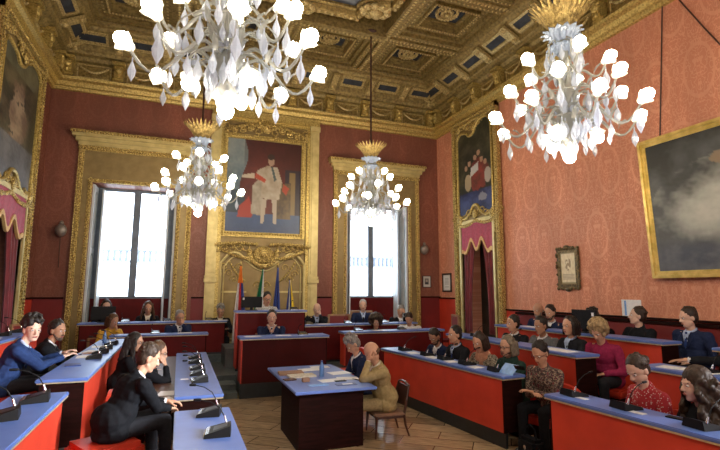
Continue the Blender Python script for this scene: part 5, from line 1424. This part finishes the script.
console(.36, 4.28, .80, -8, 'black microphone console lowest in the photo on the near low desk', 'consoles on the near low desk', 1.25)
for i, y in enumerate((7.95, 8.55, 9.15, 9.8)):
    console(-1.12, y, 1.0, 5 * (-1) ** i, 'black microphone console on the desk of the man in blue, %s from the camera' % ORD[i], 'consoles on the left bench desk', 1.2)
console(-1.17, 5.15, 1.0, 8, 'black microphone console with a gooseneck at the far end of the bottom left desk', 'consoles on the bottom left desk', 1.3)
console(-1.24, 4.55, 1.0, 10, 'black microphone console cut by the left edge on the bottom left desk', 'consoles on the bottom left desk', 1.3)
for i, y in enumerate((9.3, 9.95)):
    console(-2.64, y, 1.25, 5, 'black microphone console on the highest desk at the left edge, %s' % ('nearer one' if i == 0 else 'farther one'), 'consoles on the highest left desk', 1.2)
for i, y in enumerate((5.55, 6.2, 6.75, 7.25, 8.0)):
    console(3.97 - (y - 5.2) * .08 + .2, y, .90, 180, 'black microphone console on the lowest desk on the right, %s from the camera' % ORD[i], 'consoles on the lowest right desk', 1.15)
for i, (y, n) in enumerate(((4.02, 'beside the white card at the far end'), (3.42, 'in front of the dotted red top'), (2.74, 'near the right edge'))):
    console(4.02 - (y - 3) * .05, y, .90, 176, 'black microphone console on the bottom right desk %s' % n, 'consoles on the bottom right desk', 1.15)
for x, y, z, lab in ((5.25, 3.45, 1.15, 'black microphone console on the middle right desk at the right edge'), (5.24, 6.6, 1.15, 'black microphone console before the man in the grey suit'), (5.24, 7.6, 1.15, 'black microphone console at the far end of the middle right desk'),
                     (6.48, 8.0, 1.30, 'black microphone console at the far end of the highest right desk'), (6.5, 7.2, 1.30, 'black microphone console before the bearded men in the highest row')):
    console(x, y, z, 180, lab, 'consoles on the upper right desks')
for x, y, z, lab in ((-1.15, 12.3, 1.25, 'small black console left of the long-haired person in the back row'), (-.25, 12.3, 1.25, 'small black console right of the long-haired person in the back row'), (.7, 12.3, 1.25, 'small black console left of the grey-haired person in the blazer'), (-.45, 11.3, 1.05, 'small black console on the second row desk left of the man with hand over mouth'),
                     (2.95, 11.2, 1.18, 'small black console left of the bald man in the back row'), (3.95, 11.2, 1.18, 'small black console before the empty chair'), (4.95, 11.2, 1.18, 'small black console right of the white-haired man'), (3.85, 10.2, 1.08, 'small black console at the left end of the second row desk on the right'), (4.95, 10.2, 1.08, 'small black console between the curly-haired person and the white top'),
                     (2.35, 9.4, 1.11, 'small black console on the centre desk right of the clasped hands'), (2.45, 10.65, 1.55, 'small black console at the right end of the high desk')):
    console(x, y, z, 90, lab, 'consoles on the rear desks')

bg = thing('handbag', 'black handbag with a small pale clasp below the dark floral top', 'bag', (4.02, 4.78, 0))
MB().box(-.09, .09, -.16, .16, 0, .26, .04).build('bag_body', M['blackcloth'], bg)
MB().tube([(0, -.10, .25), (0, -.08, .36), (0, 0, .40), (0, .08, .36), (0, .10, .25)], .010, 6).build('strap', M['blackcloth'], bg)
MB().box(-.10, -.088, -.02, .02, .14, .18, .004).build('clasp', M['chrome'], bg)
# ------------------------------------------------------------------ monitors
def monitor(x, y, z, az, w, h, lab, m='black'):
    r = thing('monitor', lab, 'monitor', (x, y, z), RD(az))
    MB().box(-.015, .015, -w / 2, w / 2, .06, .06 + h, .005).build('screen_housing', M[m], r)
    MB().box(-.03, .0, -.03, .03, .01, .12).box(-.09, .09, -.12, .12, 0, .012).build('stand', M['black'], r)
    return r
m_ = monitor(1.50, 10.66, 1.55, -88, .46, .24, 'large black monitor on the high desk, seen from behind')
MB().box(.0155, .017, -.20, -.16, .23, .28).build('white_sticker', M['paper'], m_)
monitor(-1.62, 12.32, 1.25, -80, .50, .30, 'black monitor hiding the person under the left window')
m_ = monitor(6.45, 6.20, 1.30, 180, .52, .32, 'dark blue monitor on the highest desk on the right', 'charcoal')
MB().box(.0155, .017, .17, .22, .28, .34).build('white_sticker', M['paper'], m_)

# ------------------------------------------------------------------ papers, bottle, folders
def sheet(x, y, z, w, h, az, lab, name='paper_sheet', m='paper', t=.004, grp=None, cat='paper'):
    o = MB().box(-w / 2, w / 2, -h / 2, h / 2, 0, t).build(name, M[m], loc=(x, y, z + .0005), rz=RD(az)); tag(o, lab, cat, grp); return o
Zt = .75
sheet(2.02, 6.45, Zt, .30, .21, 5, 'white paper sheet in front of the blue bottle on the central table')
sheet(2.30, 6.52, Zt, .30, .21, -12, 'white paper sheet under the hand of the bald man in tan')
sheet(2.33, 6.98, Zt, .32, .24, 8, 'white paper sheet under the hands of the grey-haired man')
sheet(1.98, 7.42, Zt, .34, .24, 3, 'white paper sheet at the far edge of the central table')
sheet(2.2, 7.6, Zt, .30, .2, -5, 'white paper sheet at the far right corner of the central table')
sheet(1.62, 7.15, Zt, .36, .26, -4, 'brown folder at the back of the folders on the central table', 'folder', 'manila', .03, cat='folder')
sheet(1.72, 6.88, Zt, .38, .22, 3, 'open folder with pale pages next to the brown folder', 'folder', 'cream', .025, cat='folder')
sheet(1.50, 6.68, Zt, .16, .12, 10, 'thin brown notebook left of the pale-paged folder', 'notebook', 'brownwood', .015, cat='notebook')
sheet(1.78, 6.20, Zt, .26, .12, 2, 'dark blue folder near the front edge of the central table, left one', 'folder', 'bluepaper', .006, cat='folder')
sheet(2.14, 6.12, Zt, .28, .13, -2, 'blue folder with a white label near the front right corner of the central table', 'folder', 'bluedark', .006, cat='folder')
sheet(2.16, 6.12, Zt + .0065, .14, .06, -2, 'small white card lying on the blue folder at the table corner', 'card', 'paper', .002, cat='card')
sheet(2.14, 6.36, Zt, .16, .07, 6, 'black phone lying between the papers on the central table', 'phone', 'black', .009, cat='phone')
o = MB().box(-.05, .05, -.035, .035, 0, .055, .006).build('wooden_box', M['manila'], loc=(1.68, 6.48, Zt), rz=.1); tag(o, 'small brown box standing on the central table', 'box')
bt = thing('water_bottle', 'blue plastic water bottle standing among the papers on the central table', 'bottle', (2.00, 6.80, Zt))
m, nt, b_ = nmat('blue_plastic'); M['bluepet'] = m
b_.inputs['Base Color'].default_value = (.25, .5, .95, 1); b_.inputs['Transmission Weight'].default_value = .55; b_.inputs['Roughness'].default_value = .15
MB().lathe([(.03, 0), (.036, .01), (.036, .06), (.033, .07), (.036, .08), (.036, .13), (.033, .145), (.015, .19), (.014, .20)], 16).build('bottle_body', M['bluepet'], bt, smooth=True)
MB().lathe([(.016, .20), (.016, .222), (.014, .225)], 12).build('bottle_cap', M['bluedark'], bt)
sheet(2.38, 6.38, Zt, .008, .13, 30, 'pen under the writing hand of the man in tan', 'pen', 'black', .008, cat='pen')
# papers elsewhere
sheet(.12, 6.95, .80, .10, .06, 0, 'small white card on the low inner desk with five consoles', 'card', cat='card')
sheet(-.10, 5.98, .75, .20, .28, 20, 'white papers under the hands of the young man in the black suit')
sheet(-.08, 6.35, .75, .20, .26, -10, 'white papers left open beyond the young man in the black suit')
for i, (y, a) in enumerate(((8.2, 5), (8.85, -12), (9.5, 8))):
    sheet(-1.28, y, 1.0, .22, .30, a, 'white papers between the consoles on the bright red left desk, %s from the camera' % ORD[i], grp='papers on the left bench desk')
sheet(-1.28, 7.35, 1.0, .18, .24, 12, 'dark tablet lying in front of the man in blue', 'tablet', 'bluedark', .01, cat='tablet')
sheet(-2.64, 8.75, 1.25, .22, .34, 4, 'white papers on the highest desk at the left edge')
for i, (y, w) in enumerate(((5.92, .10), (6.5, .12), (7.0, .2), (7.62, .2))):
    sheet(4.07 - (y - 5.2) * .08 + .04, y, .90, .18, w + .08, 6 * (-1) ** i, 'white papers on the lowest desk on the right, %s from the camera' % ORD[i], grp='papers on the lowest right desk')
o = MB().add([(-.1, -.14, 0), (-.1, .14, 0), (.02, .14, .12), (.02, -.14, .12), (-.09, -.14, 0), (-.09, .14, 0), (.03, .14, .12), (.03, -.14, .12)], [(0, 1, 2, 3), (4, 7, 6, 5), (0, 4, 5, 1), (2, 6, 7, 3), (0, 3, 7, 4), (1, 5, 6, 2)]).build('blue_leaflet', M['bluepaper'], loc=(4.20, 5.32, .901)); tag(o, 'propped blue leaflet at the near end of the lowest desk on the right', 'leaflet')
sheet(3.93, 3.88, .90, .07, .14, 5, 'white card beside the farthest console on the bottom right desk', 'card', cat='card')
sheet(3.95, 3.25, .90, .07, .13, 5, 'white card beside the middle console on the bottom right desk', 'card', cat='card')
sheet(4.1, 3.0, .90, .07, .15, 8, 'black phone on the bottom right desk before the long curly hair', 'phone', 'black', .01, cat='phone')
sheet(5.16, 5.45, 1.15, .24, .55, 0, 'long white papers on the near end of the middle right desk')
sheet(5.2, 3.78, 1.15, .22, .30, 14, 'white sheet under the reaching hand'); sheet(5.22, 3.45, 1.155, .2, .28, -8, 'white papers beside the reaching hand')
sheet(6.44, 7.5, 1.30, .18, .4, 0, 'white papers on the highest right desk before the bearded men')
sheet(1.35, 9.32, 1.11, .3, .2, 5, 'white papers at the left end of the centre desk'); sheet(1.95, 9.34, 1.11, .3, .2, -4, 'white papers before the man with clasped hands')
sheet(.15, 11.25, 1.05, .3, .2, 4, 'white papers before the man with hand over mouth'); sheet(1.0, 12.24, 1.25, .3, .2, 4, 'white papers before the grey-haired person in the blazer')
sheet(3.3, 11.14, 1.18, .3, .2, 4, 'white papers before the bald man in the back row'); sheet(4.35, 10.14, 1.08, .3, .2, 4, 'white papers before the curly-haired person')
bt2 = thing('water_bottle', 'clear plastic bottle at the far end of the bright red left desk', 'bottle', (-1.28, 10.15, 1.0))
MB().lathe([(.03, 0), (.036, .01), (.036, .13), (.015, .19), (.014, .21)], 14).build('bottle_body', M['bluepet'], bt2, smooth=True)
MB().lathe([(.016, .21), (.016, .232)], 12).build('bottle_cap', M['bluedark'], bt2)
o = MB().box(-.035, .035, -.075, .075, 0, .009, .003).build('phone', M['black'], loc=(4.02, 4.93, 1.04)); o.rotation_euler = (0, RD(-50), RD(196)); tag(o, 'phone held by the person in the dark floral top', 'phone')

# ------------------------------------------------------------------ flags behind the high desk
def flag(x, y, z0, zt, label, stripes, lean=.0, w=.34, seed=0, off=0):
    r = thing('flag_on_pole', label, 'flag', (x, y, z0), 0, 'flags behind the high desk')
    h = zt - z0
    MB().tube([(0, 0, 0), (lean, 0, h)], .015, 8).lathe([(.16, 0), (.16, .03), (.03, .06)], 14).build('pole', M['brownwood'], r)
    MB().lathe([(.008, 0), (.028, .03), (.02, .06), (.004, .12)], 8, (lean, 0, h)).build('finial', M['gold'], r)
    b = MB(); NX, NZ = 28, 18; rg = random.Random(seed); A = []
    hh = h - .30
    for j in range(NZ + 1):
        t = j / NZ; ww = w * (.12 + .88 * sin(t * pi / 2) ** 1.2)
        for i in range(NX + 1):
            q = i / NX
            A.append((lean * (1 - t) + (q - off) * ww, -.03 - .05 * (.3 + t) * sin(q * 15 + seed) - .02 * sin(q * 31), h - .03 - t * hh - .12 * t * abs(q - .5)))
    b.v = A; k = len(stripes)
    for j in range(NZ):
        for i in range(NX):
            b.f.append((j * (NX + 1) + i, j * (NX + 1) + i + 1, (j + 1) * (NX + 1) + i + 1, (j + 1) * (NX + 1) + i))
            q = i / NX; t = j / NZ; mi = 0
            for n_, (nm, fn) in enumerate(stripes):
                if fn(q, t): mi = n_
            b.mi.append(mi)
    o = b.build('flag_cloth', [M[s[0]] for s in stripes], r, smooth=True)
    s_ = o.modifiers.new('thickness', 'SOLIDIFY'); s_.thickness = .004
for n_, c in (('f_orange', (.85, .24, .02)), ('f_red', (.55, .02, .02)), ('f_white', (.75, .75, .75)), ('f_blue', (.03, .07, .32)), ('f_green', (.0, .20, .08)), ('f_yellow', (.80, .58, .04))):
    M[n_] = mat(n_, c, None, 12, .7)
al = lambda q, t: True
FY = 12.1
flag(1.42, FY, .46, 2.62, 'flag with an orange ribbon over red, white and blue, leftmost of the four', [('f_white', al), ('f_red', lambda q, t: q > .35), ('f_blue', lambda q, t: q > .62), ('f_orange', lambda q, t: t < .22)], -.02, .34, 1, .5)
flag(1.92, FY, .46, 2.55, 'green, white and red flag, second from the left of the four', [('f_green', al), ('f_white', lambda q, t: q > .62), ('f_red', lambda q, t: q > .93)], .05, .34, 2, .75)
flag(2.32, FY, .46, 2.60, 'deep blue flag, third from the left of the four', [('f_blue', al)], .02, .26, 3, .5)
flag(2.66, FY, .46, 2.28, 'blue and yellow flag with white, rightmost of the four', [('f_blue', al), ('f_white', lambda q, t: .18 < q < .42), ('f_yellow', lambda q, t: q > .6)], .0, .32, 4, .35)

# ------------------------------------------------------------------ light
def light(kind, name, loc, energy, color, size=.3, rot=None):
    l = bpy.data.lights.new(name, kind); l.energy = energy; l.color = color
    if kind == 'AREA': l.shape = 'RECTANGLE'; l.size = size[0]; l.size_y = size[1]
    else: l.shadow_soft_size = size
    o = bpy.data.objects.new(name, l); COL.objects.link(o); o.location = loc
    if rot: o.rotation_euler = rot
    return o
# added fill lamps out of view, where another row of chandeliers is assumed
for x in (.3, 4.25):
    light('POINT', 'rear_fill_lamp', (x, -1.9, 4.2), 270, (1, .84, .64), .5)
# added cool fill lights at the unseen end wall, in place of assumed windows
light('AREA', 'rear_fill_light', (-.9, YB + .1, 3.4), 60, (.72, .85, 1), (1.7, 3.2), (RD(-90), 0, RD(180)))
light('AREA', 'rear_fill_light', (5.5, YB + .1, 3.4), 120, (.72, .85, 1), (1.7, 3.2), (RD(-90), 0, RD(180)))
sw = light('AREA', 'bench_fill_light', (XR - .1, 1.0, 3.5), 185, (.93, .96, 1), (2.2, 2.2))  # added narrow fill aimed at the left benches; no window stands here
sw.rotation_euler = (V((-1.7, 6.6, 1.5)) - V(sw.location)).to_track_quat('-Z', 'Y').to_euler(); sw.data.spread = RD(36)
w = bpy.data.worlds.new('overcast'); SC.world = w; w.use_nodes = True
w.node_tree.nodes['Background'].inputs[0].default_value = (.80, .90, 1, 1); w.node_tree.nodes['Background'].inputs[1].default_value = 6
SC.cycles.use_denoising = True
SC.cycles.max_bounces = 6; SC.cycles.diffuse_bounces = 3; SC.cycles.glossy_bounces = 3; SC.cycles.transmission_bounces = 5; SC.cycles.transparent_max_bounces = 6
SC.cycles.sample_clamp_indirect = 6; SC.cycles.caustics_reflective = False; SC.cycles.caustics_refractive = False
SC.view_settings.exposure = 0.18
